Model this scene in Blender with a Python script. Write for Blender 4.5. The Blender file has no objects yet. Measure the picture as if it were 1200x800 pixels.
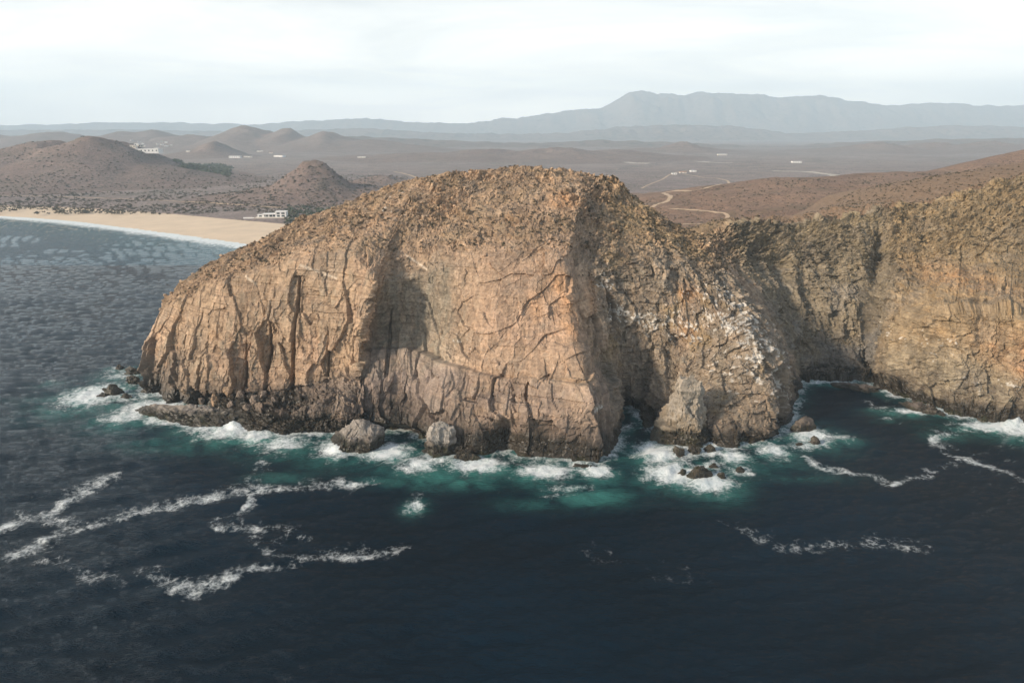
import bpy, math, random
import numpy as np
from mathutils import Vector, kdtree

random.seed(7)
rng = np.random.default_rng(7)
scene = bpy.context.scene
col = scene.collection

# ------------------------------------------------------------------ camera
FPX, CAMZ, HORIZ = 800.0, 120.0, 158.0          # focal length in photo pixels, flying height (m), horizon row
TH = math.atan((400 - HORIZ) / FPX)
cam_d = bpy.data.cameras.new('camera')
cam_d.sensor_width = 36.0
cam_d.lens = 36.0 * FPX / 1200.0
cam_d.clip_start = 1.0
cam_d.clip_end = 80000.0
cam = bpy.data.objects.new('camera', cam_d)
col.objects.link(cam)
cam.location = (0, 0, CAMZ)
cam.rotation_euler = (math.pi / 2 - TH, 0, 0)
scene.camera = cam

# ------------------------------------------------------------------ sky, sun, exposure
SUN_EL, SUN_AZ = math.radians(24), math.radians(-117)    # azimuth from +Y (view direction), negative = left
sdir = Vector((math.sin(SUN_AZ) * math.cos(SUN_EL), math.cos(SUN_AZ) * math.cos(SUN_EL), math.sin(SUN_EL)))
world = bpy.data.worlds.new('World')
scene.world = world
world.use_nodes = True
wt = world.node_tree
wn, wl = wt.nodes, wt.links
wn.clear()
w_out = wn.new('ShaderNodeOutputWorld')
w_bg = wn.new('ShaderNodeBackground')
w_bg.inputs['Strength'].default_value = 0.085
sky = wn.new('ShaderNodeTexSky')
sky.sky_type = 'NISHITA'
sky.sun_disc = False
sky.sun_elevation = SUN_EL
sky.sun_rotation = SUN_AZ
sky.air_density = 1.2
sky.dust_density = 1.0
tc = wn.new('ShaderNodeTexCoord')
sep = wn.new('ShaderNodeSeparateXYZ')
wl.new(tc.outputs['Generated'], sep.inputs[0])


def wmath(op, a, b=None, clamp=False):
    m = wn.new('ShaderNodeMath')
    m.operation = op
    m.use_clamp = clamp
    for i, v in enumerate((a, b)):
        if v is None:
            continue
        if isinstance(v, (int, float)):
            m.inputs[i].default_value = v
        else:
            wl.new(v, m.inputs[i])
    return m.outputs[0]


zc = wmath('MAXIMUM', sep.outputs['Z'], 0.03)
zd = wmath('ADD', zc, 0.12)
cx = wmath('DIVIDE', sep.outputs['X'], zd)
cy = wmath('DIVIDE', sep.outputs['Y'], zd)
comb = wn.new('ShaderNodeCombineXYZ')
wl.new(cx, comb.inputs[0])
wl.new(wmath('MULTIPLY', cy, 1.3), comb.inputs[1])
cn = wn.new('ShaderNodeTexNoise')
cn.inputs['Scale'].default_value = 0.55
cn.inputs['Detail'].default_value = 7
cn.inputs['Roughness'].default_value = 0.55
cn.inputs['Distortion'].default_value = 0.5
wl.new(comb.outputs[0], cn.inputs['Vector'])
# a thin veil of high cloud: the slanted path through it is longer near the horizon, so it looks denser there
tau = wmath('ADD', wmath('MULTIPLY', cn.outputs['Fac'], 0.11), 0.005)
path = wmath('DIVIDE', tau, wmath('POWER', wmath('ADD', zc, 0.05), 1.6))
cover = wmath('SUBTRACT', 1.0, wmath('POWER', 2.718, wmath('MULTIPLY', path, -1.0)), True)
veil = wn.new('ShaderNodeMixRGB')
veil.inputs[1].default_value = (17.7, 16.7, 15.8, 1)
veil.inputs[2].default_value = (21.4, 19.9, 17.9, 1)
cr = wn.new('ShaderNodeMapRange')
cr.inputs[1].default_value = 0.42
cr.inputs[2].default_value = 0.68
wl.new(cn.outputs['Fac'], cr.inputs[0])
wl.new(cr.outputs[0], veil.inputs[0])
mixs = wn.new('ShaderNodeMixRGB')
wl.new(cover, mixs.inputs[0])
wl.new(sky.outputs[0], mixs.inputs[1])
wl.new(veil.outputs[0], mixs.inputs[2])
wl.new(mixs.outputs[0], w_bg.inputs['Color'])
wl.new(w_bg.outputs[0], w_out.inputs['Surface'])

sun_d = bpy.data.lights.new('sun', 'SUN')
sun_d.energy = 5.0
sun_d.angle = math.radians(7.0)
sun_d.color = (1.0, 0.835, 0.65)
sun = bpy.data.objects.new('sun', sun_d)
col.objects.link(sun)
sun.rotation_euler = (-sdir).to_track_quat('-Z', 'Y').to_euler()

vs = scene.view_settings
vs.view_transform = 'Standard'
vs.look = 'None'
vs.exposure = 0.40
vs.gamma = 1.0
vs.use_curve_mapping = False
cyc = scene.cycles
cyc.use_denoising = True
cyc.max_bounces = 7
cyc.diffuse_bounces = 3
cyc.glossy_bounces = 2
cyc.volume_bounces = 4
cyc.sample_clamp_direct = 3.0
cyc.sample_clamp_indirect = 3.0
cyc.use_adaptive_sampling = False
cyc.adaptive_threshold = 0.015
try:
    cyc.use_fast_gi = False
except Exception:
    pass


# ------------------------------------------------------------------ helpers
def P(px, py, Y):
    """photo direction (px, py) at ground distance Y -> world point"""
    a, b = (px - 600) / FPX, (400 - py) / FPX
    dy = math.cos(TH) + b * math.sin(TH)
    dz = -math.sin(TH) + b * math.cos(TH)
    t = Y / dy
    return np.array((a * t, Y, CAMZ + dz * t))


def P0(px, py, z=0.0):
    """photo direction meeting the level z"""
    a, b = (px - 600) / FPX, (400 - py) / FPX
    dy = math.cos(TH) + b * math.sin(TH)
    dz = -math.sin(TH) + b * math.cos(TH)
    t = (z - CAMZ) / dz
    return np.array((a * t, dy * t, z))


def sstep(a, b, x):
    t = np.clip((x - a) / (b - a), 0, 1)
    return t * t * (3 - 2 * t)


def hsh(i, j, k, seed):
    u = lambda a: np.asarray(a).astype(np.int32).view(np.uint32) if np.asarray(a).dtype != np.uint32 else np.asarray(a)
    with np.errstate(over='ignore'):
        n = (u(i) * np.uint32(73856093)) ^ (u(j) * np.uint32(19349663)) ^ (u(k) * np.uint32(83492791)) ^ np.uint32((seed * 2654435761) & 0xFFFFFFFF)
        n = n ^ (n >> np.uint32(16))
        n = n * np.uint32(0x7feb352d)
        n = n ^ (n >> np.uint32(15))
        n = n * np.uint32(0x846ca68b)
        n = n ^ (n >> np.uint32(16))
    return n


def gnoise(x, y, z, seed=0):
    """gradient noise about -1..1"""
    x = np.asarray(x, np.float32); y = np.asarray(y, np.float32); z = np.asarray(z, np.float32)
    x, y, z = np.broadcast_arrays(x, y, z)
    xi, yi, zi = np.floor(x), np.floor(y), np.floor(z)
    xf, yf, zf = x - xi, y - yi, z - zi
    u = xf * xf * xf * (xf * (xf * 6 - 15) + 10)
    v = yf * yf * yf * (yf * (yf * 6 - 15) + 10)
    w = zf * zf * zf * (zf * (zf * 6 - 15) + 10)
    out = np.zeros(x.shape, np.float32)
    for a in (0, 1):
        wa = u if a else 1 - u
        for b in (0, 1):
            wb = v if b else 1 - v
            for c in (0, 1):
                wc = w if c else 1 - w
                n = hsh(xi + a, yi + b, zi + c, seed)
                gx = (n & np.uint32(1023)).astype(np.float32) / 511.5 - 1
                gy = ((n >> np.uint32(10)) & np.uint32(1023)).astype(np.float32) / 511.5 - 1
                gz = ((n >> np.uint32(20)) & np.uint32(1023)).astype(np.float32) / 511.5 - 1
                out += wa * wb * wc * (gx * (xf - a) + gy * (yf - b) + gz * (zf - c))
    return out * 1.5


def fbm(x, y, z, seed=0, octs=4, gain=0.5, ridged=False):
    s, a, f = 0, 1.0, 1.0
    for o in range(octs):
        n = gnoise(np.asarray(x) * f, np.asarray(y) * f, np.asarray(z) * f, seed + o * 17)
        if ridged:
            n = 1 - 2 * np.abs(n)
        s = s + a * n
        a *= gain
        f *= 2.03
    return s


def worley(x, y, z, seed=0, jit=0.8, box=False):
    """returns F1, F2, random number of the nearest cell"""
    x = np.asarray(x, np.float32); y = np.asarray(y, np.float32); z = np.asarray(z, np.float32)
    xi, yi, zi = np.floor(x), np.floor(y), np.floor(z)
    f1 = np.full(x.shape, 1e9, np.float32); f2 = f1.copy(); idn = np.zeros(x.shape, np.uint32)
    for a in (-1, 0, 1):
        for b in (-1, 0, 1):
            for c in (-1, 0, 1):
                n = hsh(xi + a, yi + b, zi + c, seed)
                dx = xi + a + .5 + jit * ((n & np.uint32(1023)).astype(np.float32) / 1023 - .5) - x
                dy = yi + b + .5 + jit * (((n >> np.uint32(10)) & np.uint32(1023)).astype(np.float32) / 1023 - .5) - y
                dz = zi + c + .5 + jit * (((n >> np.uint32(20)) & np.uint32(1023)).astype(np.float32) / 1023 - .5) - z
                if box:
                    d = np.maximum(np.maximum(np.abs(dx), np.abs(dy)), np.abs(dz)) + 0.25 * (np.abs(dx) + np.abs(dy) + np.abs(dz))
                else:
                    d = np.sqrt(dx * dx + dy * dy + dz * dz)
                m = d < f1
                f2 = np.where(m, f1, np.minimum(f2, d))
                f1 = np.where(m, d, f1)
                idn = np.where(m, n, idn)
    r = (hsh(idn, idn >> np.uint32(7), idn * 0 + 3, seed + 5) & np.uint32(65535)).astype(np.float32) / 65535
    return f1, f2, r


def facets(a, b, seed, jit=0.85, box=True, tilt=0.5):
    """2-D cells on a rock face: per cell one random height with its own slant.
    returns height (about -.5..5), gap to the neighbouring cell, random number of the cell"""
    a = np.asarray(a, np.float32); b = np.asarray(b, np.float32)
    ai, bi = np.floor(a), np.floor(b)
    f1 = np.full(a.shape, 1e9, np.float32); f2 = f1.copy(); idn = np.zeros(a.shape, np.uint32)
    ca, cb = f1.copy(), f1.copy()
    zero = np.zeros(a.shape, np.int32)
    for p in (-1, 0, 1):
        for q in (-1, 0, 1):
            n = hsh(ai + p, bi + q, zero, seed)
            da = a - (ai + p + .5 + jit * ((n & np.uint32(1023)).astype(np.float32) / 1023 - .5))
            db = b - (bi + q + .5 + jit * (((n >> np.uint32(10)) & np.uint32(1023)).astype(np.float32) / 1023 - .5))
            if box:
                d = np.maximum(np.abs(da), np.abs(db)) + 0.18 * (np.abs(da) + np.abs(db))
            else:
                d = np.sqrt(da * da + db * db)
            m = d < f1
            f2 = np.where(m, f1, np.minimum(f2, d))
            f1 = np.where(m, d, f1)
            idn = np.where(m, n, idn); ca = np.where(m, da, ca); cb = np.where(m, db, cb)
    h1 = hsh(idn, idn >> np.uint32(7), zero, seed + 5)
    r = (h1 & np.uint32(1023)).astype(np.float32) / 1023
    ta = ((h1 >> np.uint32(10)) & np.uint32(1023)).astype(np.float32) / 1023 - .5
    tb = ((h1 >> np.uint32(20)) & np.uint32(1023)).astype(np.float32) / 1023 - .5
    return r - .5 + 2 * tilt * (ta * ca + tb * cb), f2 - f1, r


def mesh_object(name, verts, faces, mat=None, smooth=False, color=None, attrs=None, parent=None):
    verts = np.asarray(verts, np.float32).reshape(-1, 3)
    me = bpy.data.meshes.new(name)
    if isinstance(faces, np.ndarray):
        nf, k = faces.shape
        loops = faces.ravel().astype(np.int32)
        starts = (np.arange(nf) * k).astype(np.int32)
        tot = np.full(nf, k, np.int32)
    else:
        tot = np.array([len(f) for f in faces], np.int32)
        loops = np.array([i for f in faces for i in f], np.int32)
        starts = np.concatenate(([0], np.cumsum(tot)[:-1])).astype(np.int32)
        nf = len(faces)
    me.vertices.add(len(verts)); me.vertices.foreach_set('co', verts.ravel())
    me.loops.add(len(loops)); me.loops.foreach_set('vertex_index', loops)
    me.polygons.add(nf)
    me.polygons.foreach_set('loop_start', starts)
    me.polygons.foreach_set('loop_total', tot)
    me.update(calc_edges=True)
    me.polygons.foreach_set('use_smooth', np.full(nf, bool(smooth)))
    if color is not None:
        ca = me.color_attributes.new('tint', 'FLOAT_COLOR', 'POINT')
        c4 = np.ones((len(verts), 4), np.float32); c4[:, :3] = np.asarray(color).reshape(-1, 3)
        ca.data.foreach_set('color', c4.ravel())
    for k, v in (attrs or {}).items():
        at = me.attributes.new(k, 'FLOAT', 'POINT')
        at.data.foreach_set('value', np.asarray(v, np.float32).ravel())
    me.update()
    if mat:
        me.materials.append(mat)
    o = bpy.data.objects.new(name, me)
    col.objects.link(o)
    if parent:
        o.parent = parent
    return o


def grid_faces(nr, nc, flip=False):
    i = np.arange(nr * nc).reshape(nr, nc)
    a, b, c, d = i[:-1, :-1].ravel(), i[:-1, 1:].ravel(), i[1:, 1:].ravel(), i[1:, :-1].ravel()
    return np.stack((a, d, c, b) if flip else (a, b, c, d), 1)


def tag(o, label=None, cat=None, group=None, kind=None):
    if label: o['label'] = label
    if cat: o['category'] = cat
    if group: o['group'] = group
    if kind: o['kind'] = kind
    return o


def hinterp(c, t, ten=1.0):
    """monotone cubic through control points c[n, ...] at parameters t (0..n-1)"""
    c = np.asarray(c, float)
    n = len(c)
    d = c[1:] - c[:-1]
    m = np.zeros_like(c)
    d0, d1 = d[:-1], d[1:]
    s = d0 + d1
    m[1:-1] = np.where(d0 * d1 > 0, 2 * d0 * d1 / np.where(np.abs(s) < 1e-9, 1, s), 0)
    m[0], m[-1] = d[0], d[-1]
    if ten < 1:
        return _mixlin(c, t, m, ten)
    return _herm(c, t, m)


def _mixlin(c, t, m, ten):
    n = len(c)
    tt_ = np.clip(t, 0, n - 1 - 1e-6); i = np.floor(tt_).astype(int)
    f = (tt_ - i).reshape((-1,) + (1,) * (c.ndim - 1))
    return ten * _herm(c, t, m) + (1 - ten) * (c[i] * (1 - f) + c[i + 1] * f)


def _herm(c, t, m):
    n = len(c)
    t = np.clip(t, 0, n - 1 - 1e-6)
    i = np.floor(t).astype(int)
    f = (t - i).reshape((-1,) + (1,) * (c.ndim - 1))
    h00, h10, h01, h11 = 2 * f**3 - 3 * f**2 + 1, f**3 - 2 * f**2 + f, -2 * f**3 + 3 * f**2, f**3 - f**2
    return h00 * c[i] + h10 * m[i] + h01 * c[i + 1] + h11 * m[i + 1]


# ------------------------------------------------------------------ materials
class NT:
    def __init__(self, name):
        self.mat = bpy.data.materials.new(name)
        self.mat.use_nodes = True
        self.t = self.mat.node_tree
        self.t.nodes.clear()
        self.out = self.t.nodes.new('ShaderNodeOutputMaterial')

    def n(self, typ, **kw):
        nd = self.t.nodes.new(typ)
        for k, v in kw.items():
            if k.startswith('_'):
                setattr(nd, k[1:], v)
            else:
                self.set(nd, k.replace('__', ' '), v)
        return nd

    def set(self, nd, key, v):
        s = nd.inputs[int(key[1:])] if key[0] == 'i' and key[1:].isdigit() else nd.inputs[key]
        if isinstance(v, bpy.types.NodeSocket):
            self.t.links.new(v, s)
        elif isinstance(v, tuple) and len(v) == 3 and s.type == 'RGBA':
            s.default_value = (*v, 1)
        else:
            s.default_value = v

    def m(self, op, a, b=0.0, clamp=False):
        return self.n('ShaderNodeMath', _operation=op, _use_clamp=clamp, i0=a, i1=b).outputs[0]

    def mix(self, f, a, b, mode='MIX'):
        return self.n('ShaderNodeMixRGB', _blend_type=mode, i0=f, i1=a, i2=b).outputs[0]

    def rng(self, v, a, b, c=0.0, d=1.0, smooth=False):
        nd = self.n('ShaderNodeMapRange', i0=v, i1=a, i2=b, i3=c, i4=d)
        if smooth:
            nd.interpolation_type = 'SMOOTHSTEP'
        return nd.outputs[0]

    def noise(self, vec, scale, detail=5, rough=0.55, dist=0.0):
        return self.n('ShaderNodeTexNoise', Vector=vec, Scale=scale, Detail=detail, Roughness=rough, Distortion=dist).outputs[0]

    def scaled(self, vec, s):
        return self.n('ShaderNodeMapping', Vector=vec, Scale=s).outputs[0]

    def pos(self):
        return self.n('ShaderNodeNewGeometry').outputs['Position']

    def attr(self, name):
        return self.n('ShaderNodeAttribute', _attribute_name=name)

    def finish(self, color, rough=0.9, normal=None, **kw):
        b = self.n('ShaderNodeBsdfPrincipled')
        self.set(b, 'Base Color', color)
        self.set(b, 'Roughness', rough)
        if normal is not None:
            self.set(b, 'Normal', normal)
        for k, v in kw.items():
            self.set(b, k.replace('__', ' '), v)
        self.t.links.new(b.outputs[0], self.out.inputs[0])
        return self.mat

    def bump(self, h, strength=0.5, dist=0.3):
        return self.n('ShaderNodeBump', Strength=strength, Distance=dist, Height=h).outputs[0]


def rock_material():
    t = NT('rock')
    p = t.pos()
    c = t.attr('tint').outputs['Color']
    wet = t.attr('wet').outputs['Fac']
    n1 = t.noise(p, 0.9, 8, 0.65)
    n2 = t.noise(t.scaled(p, (0.6, 0.6, 0.09)), 1.0, 6, 0.6)      # run-off streaks down the face
    n3 = t.noise(t.scaled(p, (0.05, 0.05, 1.2)), 1.0, 4, 0.6)     # bedding
    n4 = t.noise(p, 3.2, 5, 0.7)
    v = t.m('ADD', t.m('MULTIPLY', n1, 0.9), t.m('ADD', t.m('MULTIPLY', n2, 0.55), t.m('ADD', t.m('MULTIPLY', n3, 0.55), t.m('MULTIPLY', n4, 0.6))))
    k = t.rng(v, 0.95, 1.65, 0.50, 1.52)
    cc = t.mix(1.0, c, t.n('ShaderNodeCombineColor', i0=k, i1=k, i2=k).outputs[0], 'MULTIPLY')
    sp = t.noise(p, 2.2, 3, 0.5)
    cc = t.mix(t.rng(sp, 0.60, 0.70, 0, 0.5), cc, (0.10, 0.075, 0.05))   # dark lichen specks
    cc = t.mix(t.rng(sp, 0.30, 0.36, 0.30, 0.0), cc, (0.50, 0.42, 0.33))  # pale chips
    h = t.m('ADD', t.noise(p, 1.4, 9, 0.7), t.m('MULTIPLY', t.noise(t.scaled(p, (1.6, 1.6, 0.5)), 1.0, 6, 0.65), 0.7))
    h = t.m('ADD', h, t.m('MULTIPLY', t.noise(t.scaled(p, (0.12, 0.12, 2.6)), 1.0, 5, 0.65), 1.1))
    nrm = t.bump(h, 0.42, 0.26)
    return t.finish(cc, t.rng(wet, 0, 1, 0.93, 0.35), nrm, **{'Specular__IOR__Level': 0.3})


def terrain_material(name, soil, soil2, shrub, shrub_scale=0.18, amount=0.5, big=0.004):
    t = NT(name)
    p = t.pos()
    a = t.noise(p, big, 6, 0.6)
    b = t.noise(p, big * 9, 6, 0.65)
    base = t.mix(t.rng(a, 0.35, 0.65), soil, soil2)
    base = t.mix(t.rng(b, 0.45, 0.75, 0, 0.5), base, tuple(min(1, x * 1.5) for x in soil2))
    base = t.mix(t.rng(t.noise(p, big * 2.6, 5, 0.65), 0.52, 0.68, 0, 0.6), base, tuple(x * 0.62 + y * 0.3 for x, y in zip(soil, (0.10, 0.13, 0.07))))
    base = t.mix(t.rng(t.noise(t.scaled(p, (1, 2.2, 1)), big * 5, 4, 0.6), 0.60, 0.68, 0, 0.55), base, tuple(min(1, x * 1.9) for x in soil))
    v = t.n('ShaderNodeTexVoronoi', Vector=p, Scale=shrub_scale, Randomness=1.0)
    dens = t.rng(t.noise(p, big * 4, 4, 0.6), 0.3, 0.7, 0.10, 0.62)
    dots = t.m('LESS_THAN', v.outputs['Distance'], t.m('MULTIPLY', dens, amount * 1.6))
    base = t.mix(t.m('MULTIPLY', dots, 0.75), base, shrub)
    fine = t.noise(p, 0.25, 5, 0.7)
    k = t.rng(fine, 0.3, 0.7, 0.7, 1.3)
    base = t.mix(1.0, base, t.n('ShaderNodeCombineColor', i0=k, i1=k, i2=k).outputs[0], 'MULTIPLY')
    nrm = t.bump(t.m('ADD', t.noise(p, 0.06, 6, 0.6), t.m('MULTIPLY', dots, 0.25)), 0.6, 4.0)
    return t.finish(base, 0.95, nrm, **{'Specular__IOR__Level': 0.15})


def plain_material(name, color, var=0.25, scale=0.5, rough=0.9):
    t = NT(name)
    p = t.pos()
    n = t.noise(p, scale, 6, 0.6)
    k = t.rng(n, 0.3, 0.7, 1 - var, 1 + var)
    c = t.mix(1.0, color, t.n('ShaderNodeCombineColor', i0=k, i1=k, i2=k).outputs[0], 'MULTIPLY')
    return t.finish(c, rough, t.bump(n, 0.3, 0.2))


def water_material():
    t = NT('sea_water')
    p = t.pos()
    foam = t.attr('foam').outputs['Fac']
    aer = t.attr('aerated').outputs['Fac']
    tone = t.noise(p, 0.012, 4, 0.55)
    deep = t.mix(t.rng(tone, 0.35, 0.65), (0.0001, 0.0052, 0.0110), (0.0002, 0.0105, 0.0225))
    murk = t.attr('murk').outputs['Fac']
    deep = t.mix(murk, deep, (0.0030, 0.0024, 0.0022))
    deep = t.mix(t.attr('shoal').outputs['Fac'], deep, (0.018, 0.075, 0.115))      # pale sand bottom off the beach
    # aerated turquoise water round the breakers
    an = t.noise(p, 0.10, 5, 0.6, 0.6)
    af = t.m('MULTIPLY', aer, t.rng(an, 0.30, 0.60), True)
    wc = t.mix(af, deep, (0.05, 0.21, 0.185))
    # lacy foam
    warp = t.n('ShaderNodeTexNoise', Vector=p, Scale=0.16, Detail=4, Roughness=0.6)
    pw = t.n('ShaderNodeVectorMath', _operation='MULTIPLY_ADD', i0=warp.outputs['Color'], i1=(2.6, 2.6, 0.0), i2=p).outputs[0]
    f1 = t.noise(pw, 0.22, 11, 0.80)
    cell = t.n('ShaderNodeTexVoronoi', _feature='DISTANCE_TO_EDGE', Vector=pw, Scale=0.55).outputs['Distance']
    lace = t.rng(cell, 0.0, 0.28, 0.10, -0.06)
    fv = t.m('ADD', t.m('ADD', t.m('MULTIPLY', foam, 1.0), t.m('MULTIPLY', t.m('SUBTRACT', f1, 0.5), 2.6)), lace)
    ff = t.m('MULTIPLY', t.rng(fv, 0.30, 1.15, 0, 1, True), t.rng(foam, 0.03, 0.30, 0, 1), True)
    # ripples
    r1 = t.noise(t.scaled(p, (0.40, 1.05, 1)), 1.0, 5, 0.6, 0.2)
    r2 = t.noise(t.scaled(p, (1.0, 2.6, 1)), 1.0, 4, 0.6, 0.1)
    hh = t.m('ADD', t.m('MULTIPLY', r1, 1.0), t.m('MULTIPLY', r2, 0.35))
    nrm = t.bump(hh, 0.8, 0.9)
    w = t.n('ShaderNodeBsdfPrincipled')
    t.set(w, 'Base Color', wc); t.set(w, 'Roughness', 0.04); t.set(w, 'IOR', 1.333); t.set(w, 'Specular IOR Level', 0.22); t.set(w, 'Normal', nrm)
    fb = t.n('ShaderNodeBsdfPrincipled')
    fcol = t.mix(t.rng(f1, 0.35, 0.7), (0.58, 0.67, 0.69), (0.86, 0.88, 0.88))
    t.set(fb, 'Base Color', fcol); t.set(fb, 'Roughness', 0.8)
    t.set(fb, 'Normal', t.bump(t.noise(p, 0.9, 7, 0.7), 0.7, 0.8))
    mx = t.n('ShaderNodeMixShader', i0=ff, i1=w.outputs[0], i2=fb.outputs[0])
    t.t.links.new(mx.outputs[0], t.out.inputs[0])
    return t.mat


M_ROCK = rock_material()
M_PLAIN = terrain_material('scrub_plain', (0.185, 0.148, 0.138), (0.25, 0.20, 0.18), (0.045, 0.05, 0.035), 0.14, 0.55, 0.0022)
M_HILL = terrain_material('scrub_hill', (0.165, 0.118, 0.102), (0.20, 0.15, 0.128), (0.055, 0.052, 0.042), 0.16, 0.5, 0.006)
M_UPLAND = terrain_material('scrub_upland', (0.175, 0.112, 0.080), (0.23, 0.152, 0.108), (0.075, 0.06, 0.045), 0.30, 0.5, 0.012)
M_MOUNT = terrain_material('mountain_rock', (0.13, 0.10, 0.085), (0.17, 0.13, 0.11), (0.06, 0.06, 0.05), 0.01, 0.5, 0.0008)
M_SAND = plain_material('beach_sand', (0.64, 0.51, 0.37), 0.10, 0.03)
M_DIRT = plain_material('dirt_road', (0.46, 0.34, 0.23), 0.15, 0.05)
M_SANDBAR = plain_material('dry_riverbed_sand', (0.46, 0.41, 0.35), 0.12, 0.02)
M_WHITE = plain_material('white_render', (0.80, 0.79, 0.77), 0.05, 0.3)
M_PALE = plain_material('pale_render', (0.62, 0.57, 0.50), 0.08, 0.3)
M_TILE = plain_material('terracotta', (0.38, 0.17, 0.10), 0.15, 0.5)
M_GLASS = plain_material('window_glass', (0.03, 0.04, 0.05), 0.1, 0.5, 0.15)
M_SHRUB = plain_material('shrub_leaves', (0.070, 0.060, 0.036), 0.35, 0.6)
M_GREEN = plain_material('tree_leaves', (0.070, 0.085, 0.052), 0.35, 0.1)
M_SEA = water_material()

# ------------------------------------------------------------------ headland (loft through hand-placed profiles)
# every profile: waterline (z = 0), then five heights up the cliff, then the crest: (px, py[, distance Y])
PROF = [
 [(165,456),(166,440,317),(167,428,318.5),(170,400,321),(184,366,326),(200,350,331),(215,336,338)],
 [(200,470),(200,455,302),(202,445,304),(207,400,309),(222,348,316),(240,325,328),(262,302,348)],
 [(250,481),(252,468,290),(252,462,293),(258,400,300),(272,330,309),(290,305,328),(318,273,358)],
 [(325,507),(328,490,266.5),(330,458,293),(332,395,297),(340,310,308),(360,275,335),(392,244,366)],
 [(385,506),(388,479,267),(395,443,291),(400,380,294),(408,300,305),(425,258,340),(450,224,372)],
 [(415,509),(415,482,265),(418,443,281),(422,385,287),(438,327,295),(460,255,338),(495,209,378)],
 [(428,509),(430,487,266),(430,445,281),(437,385,306),(448,330,304),(475,255,339),(510,205.5,379)],
 [(470,511),(470,489,265.5),(478,445,283),(480,385,307),(484,325,307),(500,255,340),(545,200,382)],
 [(510,530),(512,497,250),(528,442,269),(528,385,292),(528,312,302),(535,250,342),(580,197.5,385)],
 [(575,536),(575,490,246),(583,437,262),(586,380,278),(590,310,297),(598,250,338),(620,196,386)],
 [(640,538),(640,490,243),(640,432,259),(640,375,278),(640,305,297),(645,250,335),(655,199.5,386)],
 [(698,541),(696,475,242),(682,430,257),(665,370,279),(660,310,295),(670,250,335),(685,203,385)],
 [(714,528),(713,480,256),(706,440,277),(700,375,291),(683,315,306),(688,255,345),(703,206,384)],
 [(735,492),(735,470,289),(735,440,293),(730,375,300),(725,310,314),(720,260,352),(722,211,383)],
 [(762,502),(765,475,281),(768,440,288),(770,375,298),(765,308,317),(752,265,355),(742,230,381)],
 [(790,522),(795,490,262),(800,455,277),(805,390,295),(790,305,325),(775,275,352),(765,248,379)],
 [(850,522),(850,480,261),(848,440,274),(842,390,289),(815,315,325),(800,288,350),(788,262,377)],
 [(900,517),(898,480,262),(890,430,273),(868,375,292),(830,320,325),(815,297,348),(810,273,375)],
 [(920,495),(927,465,285),(918,420,293),(890,370,307),(845,322,333),(832,300,352),(828,277,376)],
 [(935,462),(932,448,311),(925,420,315),(898,368,325),(857,318,348),(846,298,366),(842,272,389)],
 [(932,444),(932,437,335),(925,410,343),(910,365,355),(880,315,374),(870,295,387),(865,268,402)],
 [(975,443),(972,435,338),(965,405,349),(955,360,365),(940,315,386),(935,290,399),(930,265.5,414)],
 [(1020,446),(1018,436,336),(1010,405,347),(1005,360,363),(1000,315,384),(998,290,398),(990,262.5,416)],
 [(1045,459),(1045,440,323),(1044,415,329),(1060,374,335),(1060,315,378),(1055,285,396),(1045,249,418)],
 [(1100,480),(1100,455,299),(1100,420,305),(1105,368,313),(1110,310,370),(1108,272,392),(1105,237,418)],
 [(1160,493),(1160,465,288),(1160,425,296),(1160,366,304),(1165,300,366),(1165,262,390),(1160,221,418)],
 [(1225,503),(1225,475,281),(1225,430,288),(1225,368,297),(1230,295,362),(1230,250,390),(1230,203,422)],
 [(1340,520),(1340,490,268),(1340,440,282),(1345,370,305),(1350,290,352),(1350,240,385),(1350,186,425)],
 [(1560,545),(1560,510,248),(1560,455,264),(1570,370,292),(1580,280,345),(1590,225,380),(1600,170,430)],
]
ctrl = []
for ci, pr in enumerate(PROF):
    pts = [P0(*pr[0])] + [P(*q) for q in pr[1:]]
    w0 = pts[0].copy(); w0[2] = -5.0
    pts.insert(0, w0)
    cr_ = pts[-1]
    left = max(0.0, 1 - ci / 6)                       # the left end drops straight back to the sea
    right = min(1.0, max(0.0, (ci - 17) / 3))         # on the right it runs on as upland
    r2 = min(1.0, max(0.0, (ci - 22) / 3))            # at the far right a smooth slope climbs on behind the crest
    for dy, zz in ((10, 0.975 + .02 * r2), (45 + 25 * r2, 0.72 * (1 - .35 * left) + .2 * right + .06 * r2), (150 - 95 * left + 60 * r2, right * 0.62 + .14 * r2)):
        q = cr_.copy(); q[1] += dy; q[2] = q[2] * zz - (5 if zz < 0.1 else 0)
        pts.append(q)
    ctrl.append(pts)
ctrl = np.array(ctrl)
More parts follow.
